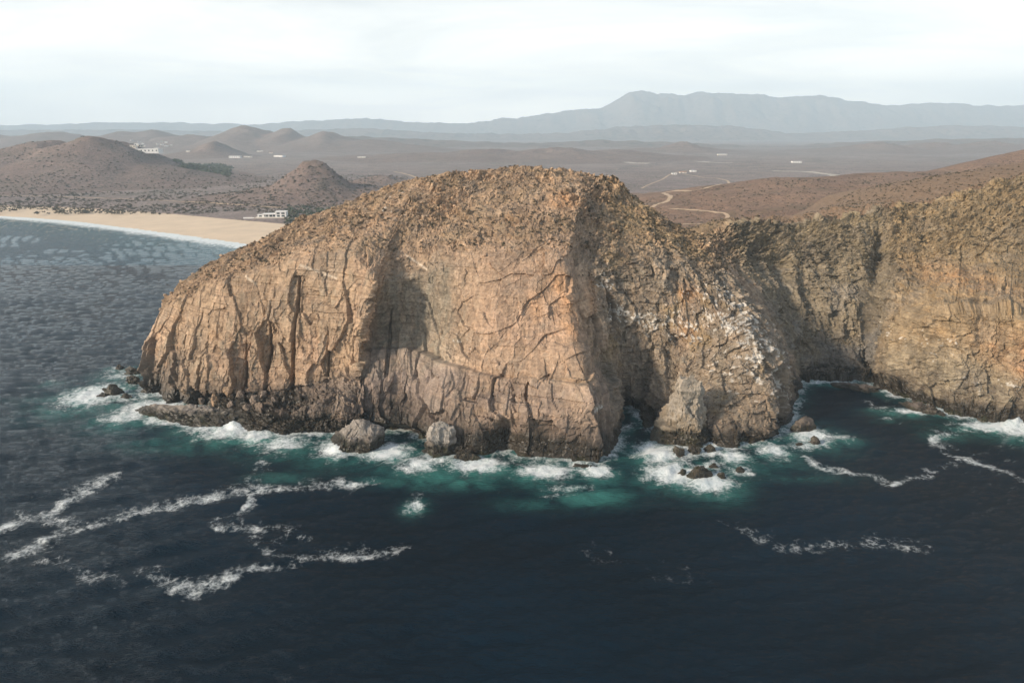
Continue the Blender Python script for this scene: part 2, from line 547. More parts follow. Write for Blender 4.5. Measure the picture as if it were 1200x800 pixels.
# close the left end round the back
capc = []
for (dx, dy, zf) in ((26, 60, 0.0), (10, 34, 0.55), (2, 12, 0.92)):
    c = ctrl[0].copy()
    c[:, 0] += dx; c[:, 1] = np.minimum(c[:, 1] + dy, ctrl[0][-1, 1])
    c[:, 2] = np.where(c[:, 2] > 0, c[:, 2] * zf, c[:, 2]) - (5 if zf == 0 else 0)
    capc.append(c)
ctrl = np.concatenate((np.array(capc), ctrl))
NCAP = 3
STEP = 0.34
tu, tv = [], []
for i in range(len(ctrl) - 1):
    L = np.linalg.norm(ctrl[i + 1, 1:7] - ctrl[i, 1:7], axis=1).mean()
    st = STEP if NCAP <= i < len(ctrl) - 3 else 2.0
    n = max(4, int(L / st))
    tu += list(i + np.arange(n) / n)
tu = np.array(tu + [len(ctrl) - 1])
for j in range(ctrl.shape[1] - 1):
    L = np.linalg.norm(ctrl[NCAP:-2, j + 1] - ctrl[NCAP:-2, j], axis=1).mean()
    st = STEP if j < 7 else (0.8 if j == 7 else 3.0)
    n = max(3, int(L / st))
    tv += list(j + np.arange(n) / n)
tv = np.array(tv + [ctrl.shape[1] - 1])
g = hinterp(ctrl, tu)                                  # (nu, levels, 3)
pos = hinterp(np.swapaxes(g, 0, 1), tv, 0.45)                # (nv, nu, 3)
NVV, NUU = pos.shape[:2]
du = np.gradient(pos, axis=1); dv = np.gradient(pos, axis=0)
nor = np.cross(du, dv)
nor /= np.linalg.norm(nor, axis=2, keepdims=True) + 1e-9
if nor[NVV // 3, NUU // 2, 1] > 0:
    nor = -nor
U = np.broadcast_to((tu - NCAP)[None, :], (NVV, NUU)).astype(np.float32)
V = np.broadcast_to(tv[:, None], (NVV, NUU)).astype(np.float32)
x, y, z = (pos[..., i].astype(np.float32) for i in range(3))

cliff = sstep(5.9, 4.8, V)
slope = 1 - cliff
front = sstep(8.0, 7.2, V)
jointed = cliff * np.maximum(sstep(5.2, 4.4, U), 0.35)
left_w = sstep(5.8, 5.2, U)
slab = sstep(7.8, 8.8, U) * sstep(11.9, 11.2, U) * sstep(2.6, 3.0, V) * sstep(5.9, 5.4, V)
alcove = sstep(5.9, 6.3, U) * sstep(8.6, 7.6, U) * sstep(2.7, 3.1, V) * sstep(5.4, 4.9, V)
crag = sstep(11.6, 12.4, U) * sstep(19.2, 18.4, U)
cove = sstep(18.8, 19.8, U) * sstep(23.4, 22.6, U)
rcliff = sstep(22.6, 23.2, U)
base = sstep(3.3, 2.9, V)

# along-face coordinates: metres along the coast and metres up the profile
mid = pos[(V[:, 0] > 1) & (V[:, 0] < 6)]
S = np.concatenate(([0], np.cumsum(np.linalg.norm(np.diff(mid, axis=1), axis=2).mean(0))))
S = np.broadcast_to(S[None, :], x.shape).astype(np.float32)
mt = pos[:, NUU // 4: 3 * NUU // 4: 9]
T = np.concatenate(([0], np.cumsum(np.linalg.norm(np.diff(mt, axis=0), axis=2).mean(1))))
T = np.broadcast_to(T[:, None], x.shape).astype(np.float32)
wS = S + 1.3 * gnoise(S / 26, T / 26, 0 * S, 11) + 0.15 * gnoise(S / 6, T / 9, 0 * S, 12)
zb = z + 0.05 * x + 1.6 * gnoise(x / 34, y / 34, z / 34, 14) + 0.12 * gnoise(x / 8, y / 8, z / 8, 15)
wx, wy = x + 1.3 * gnoise(x / 20, y / 20, z / 20, 13), y

ha, ga, ra = facets(wS / 8.5, zb / 17, 21, .9, True, .30)
hb, gb, rb = facets(wS / 3.2 + .4 * ra, zb / 5.4, 22, .95, True, .40)
hc, gc, rc = facets(wS / 1.4, zb / 1.6, 23, .95, True, .5)
# slanting slabs of the middle face
d1, d2 = 0.80 * S + 0.60 * T, -0.60 * S + 0.80 * T
an_ = 0.45 * gnoise(S / 30, T / 30, 0 * S, 17)
d1, d2 = d1 + an_ * 8, d2 + 5 * gnoise(S / 45, T / 45, 0 * S, 18)
hs, gs, rs = facets(d1 / 17 + .5 * gnoise(S / 20, T / 20, 0 * S, 16), d2 / 9.0, 24, .95, True, .6)
hs2, gs2, rs2 = facets(d1 / 4.5, d2 / 2.4, 25, .95, True, .6)
# broken crags and boulder slopes
e1, e2 = 0.94 * S - 0.34 * T, 0.34 * S + 0.94 * T
qS = S + 1.1 * fbm(S / 7, T / 7, 0 * S, 32, 3); qT = T + 1.1 * fbm(S / 7, T / 7, 0 * S, 33, 3)
hd, gd, rd = facets(qS / 5.4, qT / 4.0, 26, .95, True, .5)
he, ge, re = facets(qS / 2.0, qT / 1.4, 27, .95, True, .55)
hf, gf, rf_ = facets(S / 0.95, T / 0.9, 28, .95, False, .7)
lowf = fbm(x / 40, y / 40, z / 40, 31, 3)
midf = fbm(x / 9, y / 9, z / 9, 41, 4)
finef = fbm(x / 2.4, y / 2.4, z / 2.4, 42, 3)

ledge = sstep(1.6, 2.4, U) * sstep(5.9, 5.2, U) * sstep(3.08, 2.95, V)
blocky = cliff * (1 - .8 * slab) * (1 - 0.6 * alcove) * (1 - .8 * ledge) * (1 - 0.55 * crag) * (1 - 0.7 * cove) * (1 - .5 * rcliff)
blocky = blocky * (0.40 + 0.60 * sstep(4.8, 3.7, V + .6 * lowf))
disp = np.zeros_like(x)
disp += lowf * (1.3 - 0.8 * slab) * front
disp += midf * (0.10 + 0.35 * slope) + finef * (0.06 + .12 * slope)
disp += blocky * (ha * (3.2 + 1.4 * left_w) + hb * 0.85 + hc * 0.27)
disp += alcove * (ha * 1.1 + hb * .35 + hc * .18) 
# tall vertical clefts, strongest in the left wall
hv, gv, rv_ = facets(wS / 11, zb / 24 + .2, 29, .9, True, .25)
vm = sstep(-0.15, 0.25, gnoise(wS / 14, zb / 26.0, 0 * S, 52))
cleft = np.exp(-(gv / 0.05) ** 4) * vm * (rv_ > .35)
disp += blocky * hv * (1.6 * left_w + .5)
hw_, gw, rw_ = facets(wS / 4.4, zb / 7.0, 30, .95, True, .3)
disp += blocky * hw_ * .9
# the dark open slots of the left wall and the alcove: (column, half width m, depth m, top level)
for cu, hw0, dp, vt in ((0.5, .9, 5.5, 4.1), (1.2, 1.2, 5.5, 4.3), (1.72, .7, 3.5, 4.1), (2.42, .6, 2.8, 4.0), (2.76, .8, 3.4, 4.55),
                        (3.18, 1.3, 4.6, 4.75), (3.75, .5, 2.4, 4.1), (4.5, .5, 2.4, 4.4), (6.55, .7, 2.6, 4.4), (7.35, 1.0, 3.4, 3.9), (7.75, .6, 2.4, 4.0)):
    s0 = np.interp(cu + NCAP, tu, S[0]) + 0.45 * gnoise(zb / 9 + cu * 7, 0 * S, 0 * S, 57) + 0.0
    vv = np.clip((V - 2.95) / (vt - 2.95), 0, 1)
    hw1 = hw0 * (1.15 - 0.8 * vv) * (1 + .35 * gnoise(zb / 5, 0 * S + cu, 0 * S, 58))
    disp -= dp * sstep(hw1 + .2, hw1 - .15, np.abs(S - s0)) * sstep(2.9, 3.1, V) * sstep(vt + .05, vt - .25, V + .12 * ha)
# slab face
disp += slab * (hs * 2.4 + hs2 * .35 + hb * .22 + hc * .15)
# bedding ledges
for th, am, sd in ((3.3, 0.62, 61), (1.1, 0.26, 62)):
    lay = np.floor(zb / th + 0.25 * gnoise(x / 22, y / 22, z / 22, sd))
    rl = (hsh(lay, np.floor(wS / 26 + lay * 0.37), lay * 0, sd) & np.uint32(255)).astype(np.float32) / 255
    disp += (cliff * 0.9 + 0.25) * front * (rl - .5) * am * (1 - 0.3 * slab)
# the long bedding plane above the base
bp = z - (27.0 + 0.012 * x + 1.0 * gnoise(x / 25, y / 25, z * 0, 63))
bpm = sstep(5.2, 6.2, U) * sstep(12, 11.3, U)
disp -= 1.3 * np.exp(-(bp / 0.45) ** 2) * bpm * sstep(0.0, 0.3, 0.3 + gnoise(x / 20, y / 20, z * 0, 64))
disp += (0.9 + 2.6 * sstep(5.3, 5.9, U) * sstep(8.8, 8.0, U)) * bpm * sstep(0.6, -.4, bp) * sstep(-16, -10, bp)
# upper slope: outcrops and boulders
hk_pre = facets(wS / 3.8, zb / 5.5, 83, .95, True, .4)[0]
outc = sstep(-0.05, 0.5, fbm(x / 16, y / 16, z / 16, 71, 3))
ho, go, ro = facets(qS / 6.5, qT / 4.6, 82, .95, True, .4)
disp += slope * front * outc * (ho * 3.2 + he * .7)
disp += slope * front * (np.maximum(hd, -.1) * 1.5 + np.maximum(he, -.15) * 0.85 + hf * .3)
# weathered crags, scree
disp += crag * cliff * (hd * 2.0 + he * 0.85 + hf * .25 + ha * 1.6 + hb * .6)
disp += cove * (hd * 1.7 + he * 0.8 + hf * .25 + fbm(S / 17, T / 44, 0 * S, 74, 4, .5, True) * 3.2)
disp -= 8.0 * np.exp(-((U - 22.35 - .12 * (V - 4)) / 0.16) ** 2) * sstep(2.6, 3.6, V) * sstep(6.9, 6.0, V)
disp += rcliff * front * (fbm(S / 15, T / 24, 0 * S, 75, 4, .5, True) * 1.5 + hd * 1.6 + he * .7 + hf * .2)
disp += ledge * (hd * 2.6 + he * .8 + hf * .3 + .8 * lowf)
disp += rcliff * front * 7.5 * sstep(4.2, 3.9, V + .25 * gnoise(S / 14, 0 * S, 0 * S, 76)) * sstep(1.0, 2.0, V) * np.clip(.8 + .7 * gnoise(S / 22, 0 * S, 0 * S, 77), 0, 1.4)
disp += np.exp(-((U - 5.35) / .55) ** 2) * cliff * (hb * 1.6 + he * .9 + hk_pre * 1.6)
disp -= 3.2 * sstep(1.3, 0.0, U) * cliff
# sea caves and the undercut ledge at the water
disp -= 9.5 * np.exp(-((U - 13.1) / 0.36) ** 2) * sstep(2.35, 1.6, V)
disp -= 7.5 * np.exp(-((U - 9.25) / 0.3) ** 2) * sstep(2.3, 1.5, V + 0.5 * np.abs(U - 9.25))
disp -= 5.5 * sstep(5.0, 5.9, U) * sstep(8.1, 7.4, U) * sstep(1.75, 1.35, V)
disp -= 2.5 * np.exp(-((U - 15.6) / 0.3) ** 2) * sstep(2.6, 1.6, V)
# rounded columns of the base rock
hk, gk, rk = facets(wS / 5.0, zb / 9.5, 81, .95, True, .35)
disp += base * sstep(1.0, 1.3, V) * front * (1 - cove) * (1 - .6 * ledge) * (hk * 2.4)

dirn = nor.copy()
hz = nor.copy(); hz[..., 2] *= 0.35
hz /= np.linalg.norm(hz, axis=2, keepdims=True) + 1e-9
cw = (cliff * (1 - ledge))[..., None]
dirn = nor * (1 - cw) + hz * cw
dirn /= np.linalg.norm(dirn, axis=2, keepdims=True) + 1e-9
hpos = pos + dirn * disp[..., None]
hpos[0, :, 2] = -6.0

# rock colours (stone, lichen, guano and tide staining, plus some painted shade in the alcove)
def blend(c, m, k):
    m = np.clip(m, 0, 1)[..., None]
    return c * (1 - m) + np.array(k, np.float32) * m

def spot(px, py, Y, r, rz=None):
    q = P(px, py, Y)
    return np.exp(-((x - q[0]) / r) ** 2 - ((z - q[2]) / (rz or r)) ** 2 - ((y - q[1]) / 40) ** 2)

nA = fbm(x / 22, y / 22, z / 22, 101, 4)
nB = fbm(x / 6, y / 6, z / 9, 102, 4)
nS = fbm(x / 3.2, y / 3.2, z / 32, 103, 3)
nL = fbm(x / 60, y / 60, zb / 2.6, 104, 3)
C = np.zeros(x.shape + (3,), np.float32) + np.array((0.37, 0.26, 0.165), np.float32)
C = blend(C, sstep(-0.2, 0.6, nA) * 0.6, (0.40, 0.265, 0.175))
C = blend(C, sstep(0.1, 0.7, nS + .4 * nB) * 0.55 * cliff, (0.24, 0.205, 0.145))
C = blend(C, sstep(0.15, 0.7, nL) * 0.4 * cliff, (0.30, 0.215, 0.15))
C = blend(C, sstep(0.35, 0.8, nB + .3 * nA) * 0.45, (0.40, 0.245, 0.125))
C = blend(C, slab * 0.45, (0.41, 0.27, 0.18))
C = blend(C, alcove * (0.75 + .3 * nS), (0.225, 0.205, 0.155))  # grey-green stone of the recess, some of its shade put into the colour
C = blend(C, slope * (0.65 + 0.4 * nB), (0.315, 0.215, 0.130))
C = blend(C, slope * sstep(11.5, 13.5, U) * sstep(19, 17, U) * 0.6, (0.24, 0.175, 0.080))
C = blend(C, slope * sstep(0.1, 0.5, nB - nA) * 0.35, (0.20, 0.155, 0.085))
C = blend(C, outc * slope * 0.55, (0.42, 0.28, 0.165))
C = blend(C, slope * front * sstep(.15, .6, fbm(x / 11, y / 11, z / 11, 105, 3)) * .6, (0.155, 0.115, 0.080))
C = blend(C, crag * cliff * (0.7 + .25 * nB), (0.185, 0.165, 0.125))
C = blend(C, crag * cliff * sstep(0.2, 0.7, nA + .4 * nB) * 0.6, (0.28, 0.195, 0.085))
C = blend(C, cove * 0.9, (0.170, 0.148, 0.098))
C = blend(C, cove * sstep(0, .6, nB + nA) * 0.5, (0.21, 0.165, 0.085))
C = blend(C, cove * sstep(5.2, 3.6, V) * sstep(-.2, .5, nA) * 0.75, (0.175, 0.175, 0.165))
C = blend(C, rcliff * 0.85, (0.255, 0.190, 0.100))
C = blend(C, rcliff * sstep(-.1, .7, nB) * 0.55, (0.36, 0.23, 0.095))
C = blend(C, rcliff * sstep(4.1, 2.6, V + .5 * nA) * 0.8, (0.27, 0.235, 0.165))
C = blend(C, rcliff * sstep(4.3, 5.2, V + .5 * nB) * 0.6, (0.205, 0.155, 0.080))
C = blend(C, base * front * sstep(1.4, 2.2, U) * sstep(8.6, 7.6, U) * (0.8 + .3 * nB), (0.165, 0.138, 0.118))
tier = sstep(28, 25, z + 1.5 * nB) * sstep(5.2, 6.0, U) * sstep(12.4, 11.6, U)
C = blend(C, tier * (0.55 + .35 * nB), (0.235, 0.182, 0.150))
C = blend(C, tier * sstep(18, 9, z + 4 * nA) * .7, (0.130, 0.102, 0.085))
for s in ((627,355,283,3.2,5), (668,372,277,4,9), (655,330,292,4,5), (690,345,300,3,8), (660,235,350,8,3), 
          (800,340,318,5,4), (803,385,298,4,4), (1150,390,315,14,7), (1120,330,355,12,6), (1180,420,303,9,6)):
    C = blend(C, spot(*s) * (0.6 + .5 * nB), (0.46, 0.25, 0.115))
gu = np.zeros_like(x)
for px_, py_, Y_, r_, rz_, a_ in ((720,362,305,5,4,1), (742,368,306,8,3,1), (705,330,308,5,5,.6), (765,375,306,12,6,.7), (805,385,298,9,7,.8), (880,400,285,13,12,.95),
                  (850,375,295,14,8,.8), (905,440,280,10,9,.6), (870,430,278,14,8,.5), (840,345,315,12,6,.5), (700,478,243,3,1.2,.9), (545,395,285,5,4,.25),
                  (1180,445,296,8,4,.6), (1120,440,303,6,3,.4), (1090,400,315,8,5,.25), (470,235,362,7,5,.35), (280,490,288,10,3,.4), (920,450,286,8,6,.6)):
    gu = np.maximum(gu, a_ * spot(px_, py_, Y_, r_, rz_))
gr = rc * .5 + re * .5
gmask = sstep(1.02, 0.92, 1.25 - 0.85 * gu + 0.0 * gr + (gr - .5) * 1.1 - .25 * nB)
gr = .3 * rc + .35 * re + .35 * rf_
gmask = sstep(0.52, 0.60, gu * 0.58 + (gr - .5) * 1.45 + .16 * nB) * (gu > 0.05)
C = blend(C, gmask * 0.72, (0.58, 0.56, 0.51))
tint = 1 + (ra - .5) * 0.26 + (rb - .5) * 0.32 + (rc - .5) * 0.36 + (rf_ - .5) * .2
C = blend(C, front * sstep(0.1, 0.6, fbm(x / 13, y / 13, z / 20, 106, 4)) * 0.32, (0.205, 0.180, 0.145))   # grey weathered skin
C = blend(C, front * 0.16 + 0 * x, (0.30, 0.235, 0.205))
C *= 0.94 * tint[..., None]
C = blend(C, sstep(7.02, 7.2, V) * sstep(18, 21, U) * .9, (0.185, 0.125, 0.085))
# thin pale quartz dykes
for (a, b, Yd) in (((352, 311), (398, 324), 306), ((470, 304), (497, 317), 304), ((288, 323), (303, 332), 309)):
    A, B = P(*a, Yd), P(*b, Yd)
    ab = (B - A)[[0, 2]]
    tt = ((x - A[0]) * ab[0] + (z - A[2]) * ab[1]) / (ab @ ab)
    dd = np.abs((x - A[0]) * ab[1] - (z - A[2]) * ab[0]) / np.linalg.norm(ab) + 0.4 * np.abs(nB)
    C = blend(C, (tt > 0) * (tt < 1) * sstep(0.75, 0.35, dd) * 0.85, (0.58, 0.48, 0.37))
# wet, weed-blackened tide band
hzv = hpos[..., 2]
tl = 5.4 + 1.6 * ledge + 2.0 * sstep(5.2, 6.2, U) * sstep(12.4, 11.8, U) + 2.4 * nB + 1.2 * nS + 1.5 * nA - 1.5 * cove - 1.2 * crag
tide = sstep(tl + 2.8, tl - 1.2, hzv)
stain = sstep(tl + 11 + 5 * nS, tl + .5, hzv) * (1 - cove * .6)
C = blend(C, stain * (0.62 + .3 * nS), (0.085, 0.066, 0.052))
C = blend(C, sstep(1.9, 1.0, U) * sstep(4.2, 3.2, V + .4 * nB) * .55, (0.115, 0.105, 0.090))
C = blend(C, tide * 0.94, (0.020, 0.017, 0.012))
C = blend(C, tide * sstep(0.0, 0.5, nB) * sstep(2.6, 1.0, hzv) * .8, (0.022, 0.024, 0.008))
C = np.clip(C, 0.005, 0.85)

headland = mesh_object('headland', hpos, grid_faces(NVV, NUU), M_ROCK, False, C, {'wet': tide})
tag(headland, kind='structure')

# ------------------------------------------------------------------ coastal plain, beach, hills, mountains
def world_line(pts, n):
    pts = np.array(pts, float)
    return hinterp(pts, np.linspace(0, len(pts) - 1, n))

shore_px = [(-420,243),(-200,247),(-80,249.5),(0,252.5),(80,258),(150,266),(220,275),(300,286),(350,294),(430,308),(520,326)]
back_px = [(-420,232),(-200,234),(-80,236.5),(0,239.5),(100,243.5),(190,249),(270,256),(345,262.5),(400,268),(470,277),(540,288)]
shore = [P0(a, b, 0.3) for a, b in shore_px]
backl = [P0(a, b, 4.0) for a, b in back_px]
NB = 260
sl, bl = world_line(shore, NB), world_line(backl, NB)
rows = []
for t_ in (-0.35, -0.15, 0, 0.1, 0.25, 0.45, 0.7, 0.88, 1.0, 1.15):
    q = sl + (bl - sl) * t_
    q[:, 2] = 0.3 + 3.4 * np.clip(t_, -1, 1) ** (1 if t_ > 0 else 1) + 0.35 * gnoise(q[:, 0] / 40, q[:, 1] / 40, q[:, 0] * 0, 5) * (t_ > 0)
    if t_ < 0: q[:, 2] = 0.3 + 8 * t_
    rows.append(q)
rows[-1][:, 2] = 2.0
beach = tag(mesh_object('beach', np.array(rows), grid_faces(len(rows), NB), M_SAND, True), kind='structure')

def base_elev(X, Y):
    d = np.asarray(Y, float) - 900
    e = 4.2 + 26 * sstep(0, 4500, d) + 30 * sstep(3000, 12000, d)
    e = e + fbm(np.asarray(X) / 420, np.asarray(Y) / 420, 0 * d, 201, 4) * (0.6 + 7 * sstep(300, 2500, d))
    return e

# plain: from behind the beach out to the foot of the mountains
edge = np.concatenate((np.array([(-2600., 1150, 0)]), np.array(backl), np.array([(160., 540, 0), (500., 520, 0), (1100., 480, 0), (2200., 380, 0)])))
NPU, NPV = 520, 330
el = world_line(edge, NPU)
fx = np.linspace(-15500, 15500, NPU)
tt = np.linspace(0, 1, NPV) ** 3.2
GX = el[None, :, 0] + (fx[None, :] - el[None, :, 0]) * tt[:, None]
GY = el[None, :, 1] - 6 + (17000 - el[None, :, 1]) * tt[:, None]
GZ = base_elev(GX, GY)
GZ[0] -= 3
plain = tag(mesh_object('coastal_plain', np.stack((GX, GY, GZ), -1), grid_faces(NPV, NPU), M_PLAIN, True), kind='structure')

HILLS = []
def hill(name, px, py, Y, bumps, n=120, mat=M_HILL, rough=0.19, seed=1, power=1.0):
    """peak (px, py) at distance Y; bumps: (dx, dy, width, depth, height factor)"""
    pk = P(px, py, Y)
    Hh = pk[2] - float(base_elev(np.array(pk[0]), np.array(pk[1])))
    def h(X, Y_):
        s = 0
        for dx, dy, a, b, k in bumps:
            r = np.sqrt(((X - pk[0] - dx) / a) ** 2 + ((Y_ - pk[1] - dy) / b) ** 2)
            s = np.maximum(s, k * np.exp(-(r * 1.1) ** (1.7 * power)))
        er = fbm(X / (Hh * 2.2), Y_ / (Hh * 2.2), 0 * X, seed, 5, 0.5, True)
        return base_elev(X, Y_) + Hh * (s * (1 + rough * (er - 0.8)) - 0.035)
    ex0 = min(dx - 2.1 * a for dx, dy, a, b, k in bumps); ex1 = max(dx + 2.1 * a for dx, dy, a, b, k in bumps)
    ey0 = min(dy - 2.1 * b for dx, dy, a, b, k in bumps); ey1 = max(dy + 2.1 * b for dx, dy, a, b, k in bumps)
    X, Y_ = np.meshgrid(np.linspace(pk[0] + ex0, pk[0] + ex1, n), np.linspace(pk[1] + ey0, pk[1] + ey1, n))
    Z = h(X, Y_)
    HILLS.append((h, (pk[0] + ex0, pk[0] + ex1, pk[1] + ey0, pk[1] + ey1)))
    return tag(mesh_object(name, np.stack((X, Y_, Z), -1), grid_faces(n, n), mat, True), kind='structure')

hill('broad_hill', 108, 160, 1850, [(0, 0, 200, 260, 1.0), (-150, 30, 240, 280, 0.86), (-420, 60, 300, 300, 0.70), (110, -60, 220, 200, 0.45)], 150, seed=211, rough=.15)
hill('cone_hill', 366, 191, 1330, [(0, 0, 82, 100, 1.0), (-14, 0, 40, 60, 1.02), (40, 30, 130, 130, 0.42), (-50, 0, 120, 120, .42)], 130, seed=212, power=1.0)
hill('low_hill', 447, 206, 1650, [(0, 0, 90, 120, 1.0)], 60, seed=213)
hill('small_hill', 250, 165, 3400, [(0, 0, 110, 150, 1.0), (-60, 0, 160, 200, .5)], 60, seed=214)
hill('inland_hill', 290, 150, 4700, [(0, 0, 330, 400, 1.0), (260, -80, 260, 300, .93), (560, -150, 330, 350, .80), (-420, 0, 400, 400, .66), (800, -200, 420, 350, .5)], 130, seed=215)
hill('reddish_hill', 655, 174, 3300, [(0, 0, 300, 300, 1.0), (-330, 40, 300, 300, .80), (260, 80, 260, 260, .72), (-620, -30, 300, 250, .55)], 120, seed=216)
hill('dome_hill', 800, 167, 4200, [(0, 0, 150, 200, 1.0), (120, 60, 200, 200, .45), (-160, 60, 200, 200, .4)], 70, seed=217)
hill('far_hill', 1030, 167, 4300, [(0, 0, 200, 300, 1.0), (380, 60, 220, 300, .97), (760, 120, 300, 300, 1.12), (1250, 150, 380, 350, 1.25), (-160, 0, 260, 250, .5)], 120, seed=218)
hill('far_left_hill', 165, 153, 4900, [(0, 0, 420, 500, 1.0), (-700, 100, 500, 500, .85), (-1500, 200, 700, 600, .9), (-2300, 200, 700, 600, .9)], 110, seed=219)

# upland behind the cove
upk = [P(x_, y_, Y_) for x_, y_, Y_ in ((900, 213, 950), (1010, 205, 1000), (1110, 200, 1020), (1200, 180, 1000), (1300, 165, 980), (1500, 150, 950))]
def upland_h(X, Y_):
    crest = np.interp(X, [-60, 60, 190] + [q[0] for q in upk] + [2000], [0, 10, 34] + [q[2] for q in upk] + [150])
    crest_y = np.interp(X, [0, 300, 800], [900, 960, 1000])
    d = Y_ - crest_y
    prof = np.where(d < 0, 1 - 0.42 * sstep(0, -460, d), np.exp(-(np.maximum(d, 0) / 300) ** 2))
    e = crest * prof * sstep(-80, 150, X + 0.12 * (Y_ - 500))
    e = e + fbm(X / 130, Y_ / 130, 0 * X, 231, 5, .5, True) * 2.6 - 2
    return e
X, Y_ = np.meshgrid(np.linspace(-140, 1500, 300), np.linspace(455, 1700, 220))
upland = tag(mesh_object('upland_hillside', np.stack((X, Y_, upland_h(X, Y_)), -1), grid_faces(220, 300), M_UPLAND, True), kind='structure')
HILLS.append((upland_h, (-140, 1500, 455, 1700)))

def ground_z(X, Y_):
    X = np.asarray(X, float); Y_ = np.asarray(Y_, float)
    zz = base_elev(X, Y_)
    sh = zz.shape
    X, Y_, zz = X.ravel(), Y_.ravel(), np.asarray(zz, float).ravel().copy()
    for h, (a, b, c, d) in HILLS:
        m = (X > a) & (X < b) & (Y_ > c) & (Y_ < d)
        if m.any():
            zz[m] = np.maximum(zz[m], h(X[m], Y_[m]))
    return zz.reshape(sh)

def land_pt(px, py):
    """where the direction (px, py) first meets the land"""
    Ys = np.concatenate((np.arange(460, 2600, 6.0), np.arange(2600, 9000, 20.0)))
    d = P(px, py, 1.0) - np.array((0, 0, CAMZ))
    X_, Z_ = d[0] * Ys, CAMZ + d[2] * Ys
    gz = ground_z(X_, Ys)
    hit = np.flatnonzero(Z_ < gz)
    k = hit[0] if len(hit) else len(Ys) - 1
    return np.array((X_[k], Ys[k], gz[k]))

def ridge(name, sky_px, Yd, depth, seed, carve=0.35, n=1300, rows=44):
    az = np.array([(p - 600) / FPX for p, _ in sky_px])
    hh = np.array([P(p, q, Yd)[2] for p, q in sky_px])
    A = np.linspace(az[0], az[-1], n)
    Hs = np.interp(A, az, hh) + Yd * 0.0021 * fbm(A * 42, 0 * A, 0 * A, seed + 9, 5, .6)
    t = np.linspace(-1, 1, rows)
    D = Yd + t * depth
    AA, DD = np.meshgrid(A, D)
    X = AA * DD / math.cos(TH)
    X = AA * Yd * 1.0 / (math.cos(TH) + ((400 - 130) / FPX) * math.sin(TH)) * (1 + 0 * DD)
    pr = np.exp(-(np.abs(t) * 1.75) ** 1.6)[:, None]
    rn = fbm(X / (depth * .42), DD / (depth * .42), 0 * X, seed, 5, .52, True)
    flank = np.clip(1 - np.exp(-(np.abs(t) * 3.2) ** 2), 0, 1)[:, None]
    Z = 30 + (Hs[None, :] - 30) * pr * (1 + carve * flank * (rn - 0.3)) - 30 * (np.abs(t) > .97)[:, None]
    Z += gnoise(X / 260, DD / 260, 0 * X, seed + 3) * (6 * Yd / 14000)
    return tag(mesh_object(name, np.stack((X, DD, Z), -1), grid_faces(rows, n), M_MOUNT, True), kind='structure')

SKY1 = [(-700,140),(-300,141),(-60,146),(0,147),(60,146.5),(130,143.5),(200,144),(300,146),(355,142),(400,140),(430,138.5),(480,143),(540,145),(575,141),(590,138),(605,139),(640,133),(680,128),(705,127),(715,121),(728,113),(737,107.5),(750,105.5),(762,108.5),(770,110.5),(785,110),(800,111),(815,108.5),(840,108.5),(870,110.5),(885,110),(900,114),(930,113),(960,112),(985,116),(1010,120),(1040,124),(1060,123),(1085,121),(1115,121),(1138,125),(1155,123),(1172,125),(1200,123.5),(1300,119),(1500,122),(1900,128)]
ridge('mountain_range', SKY1, 15000, 1900, 241)
SKY2 = [(-700,150),(-200,150),(0,153),(150,152),(300,155),(420,150),(520,156),(640,157),(690,153),(740,148),(790,146),(850,147.5),(890,151),(930,157),(1000,154),(1060,150),(1130,147),(1200,149),(1400,146),(1900,150)]
ridge('foothill_range', SKY2, 10000, 950, 251, 0.4)
SKY3 = [(-700,158),(0,160),(200,160),(420,160),(560,166),(640,168),(700,164),(760,166),(850,170),(930,172),(1010,166),(1100,164),(1200,162),(1500,160),(1900,160)]
ridge('low_ridge', SKY3, 5600, 450, 261, 0.4, 420, 30)

# tracks, roads and the dry river bed lie on the land a hand's breadth above it
def ribbon(name, px, width, mat, zlift=0.3, guess=20.0, n=60):
    pts = []
    for a, b in px:
        pts.append(land_pt(a, b))
    c = world_line(pts, n)
    tn = np.gradient(c[:, :2], axis=0)
    tn /= np.linalg.norm(tn, axis=1, keepdims=True) + 1e-9
    nn = np.stack((-tn[:, 1], tn[:, 0]), 1)
    wv = width * 0.7 * (0.75 + 0.5 * rng.random(n))[:, None]
    rws = []
    for k in (-1, -.5, 0, .5, 1):
        xy = c[:, :2] + nn * wv * k / 2
        rws.append(np.column_stack((xy, ground_z(xy[:, 0], xy[:, 1]) + zlift)))
    return tag(mesh_object(name, np.array(rws), grid_faces(5, n), mat, True), kind='structure')

ribbon('dirt_road', [(800,264),(825,263),(845,259),(852,253.5),(838,249.5),(810,247),(785,246)], 6, M_DIRT, .35, 45)
ribbon('dirt_road', [(764,244),(770,240),(783,235),(785,230),(778,226),(790,224.5),(818,223),(832,219.5),(846,216),(852,212),(842,209.5),(828,208.5),(812,206),(800,204.5)], 9, M_DIRT, .4, 20, 120)
ribbon('dirt_road', [(752,221),(760,217),(775,211),(785,205),(800,201),(822,200),(860,202),(905,203)], 7, M_DIRT, .5, 20)
ribbon('dirt_road', [(462,201.5),(474,204),(486,207.5),(496,211)], 12, M_DIRT, .5, 20)
ribbon('coast_track', [(-60,228.5),(40,230),(120,232.5),(200,236),(270,240),(330,244)], 8, M_DIRT, .3, 5)
ribbon('dry_riverbed', [(905,200.5),(925,201),(950,202),(975,205),(1003,206)], 40, M_SANDBAR, .6, 20)
ribbon('dry_riverbed', [(733,190.5),(745,191.5),(760,192)], 55, M_SANDBAR, .6, 25)
ribbon('dry_riverbed', [(815,189.5),(830,190.5),(858,191.5)], 40, M_SANDBAR, .6, 25)

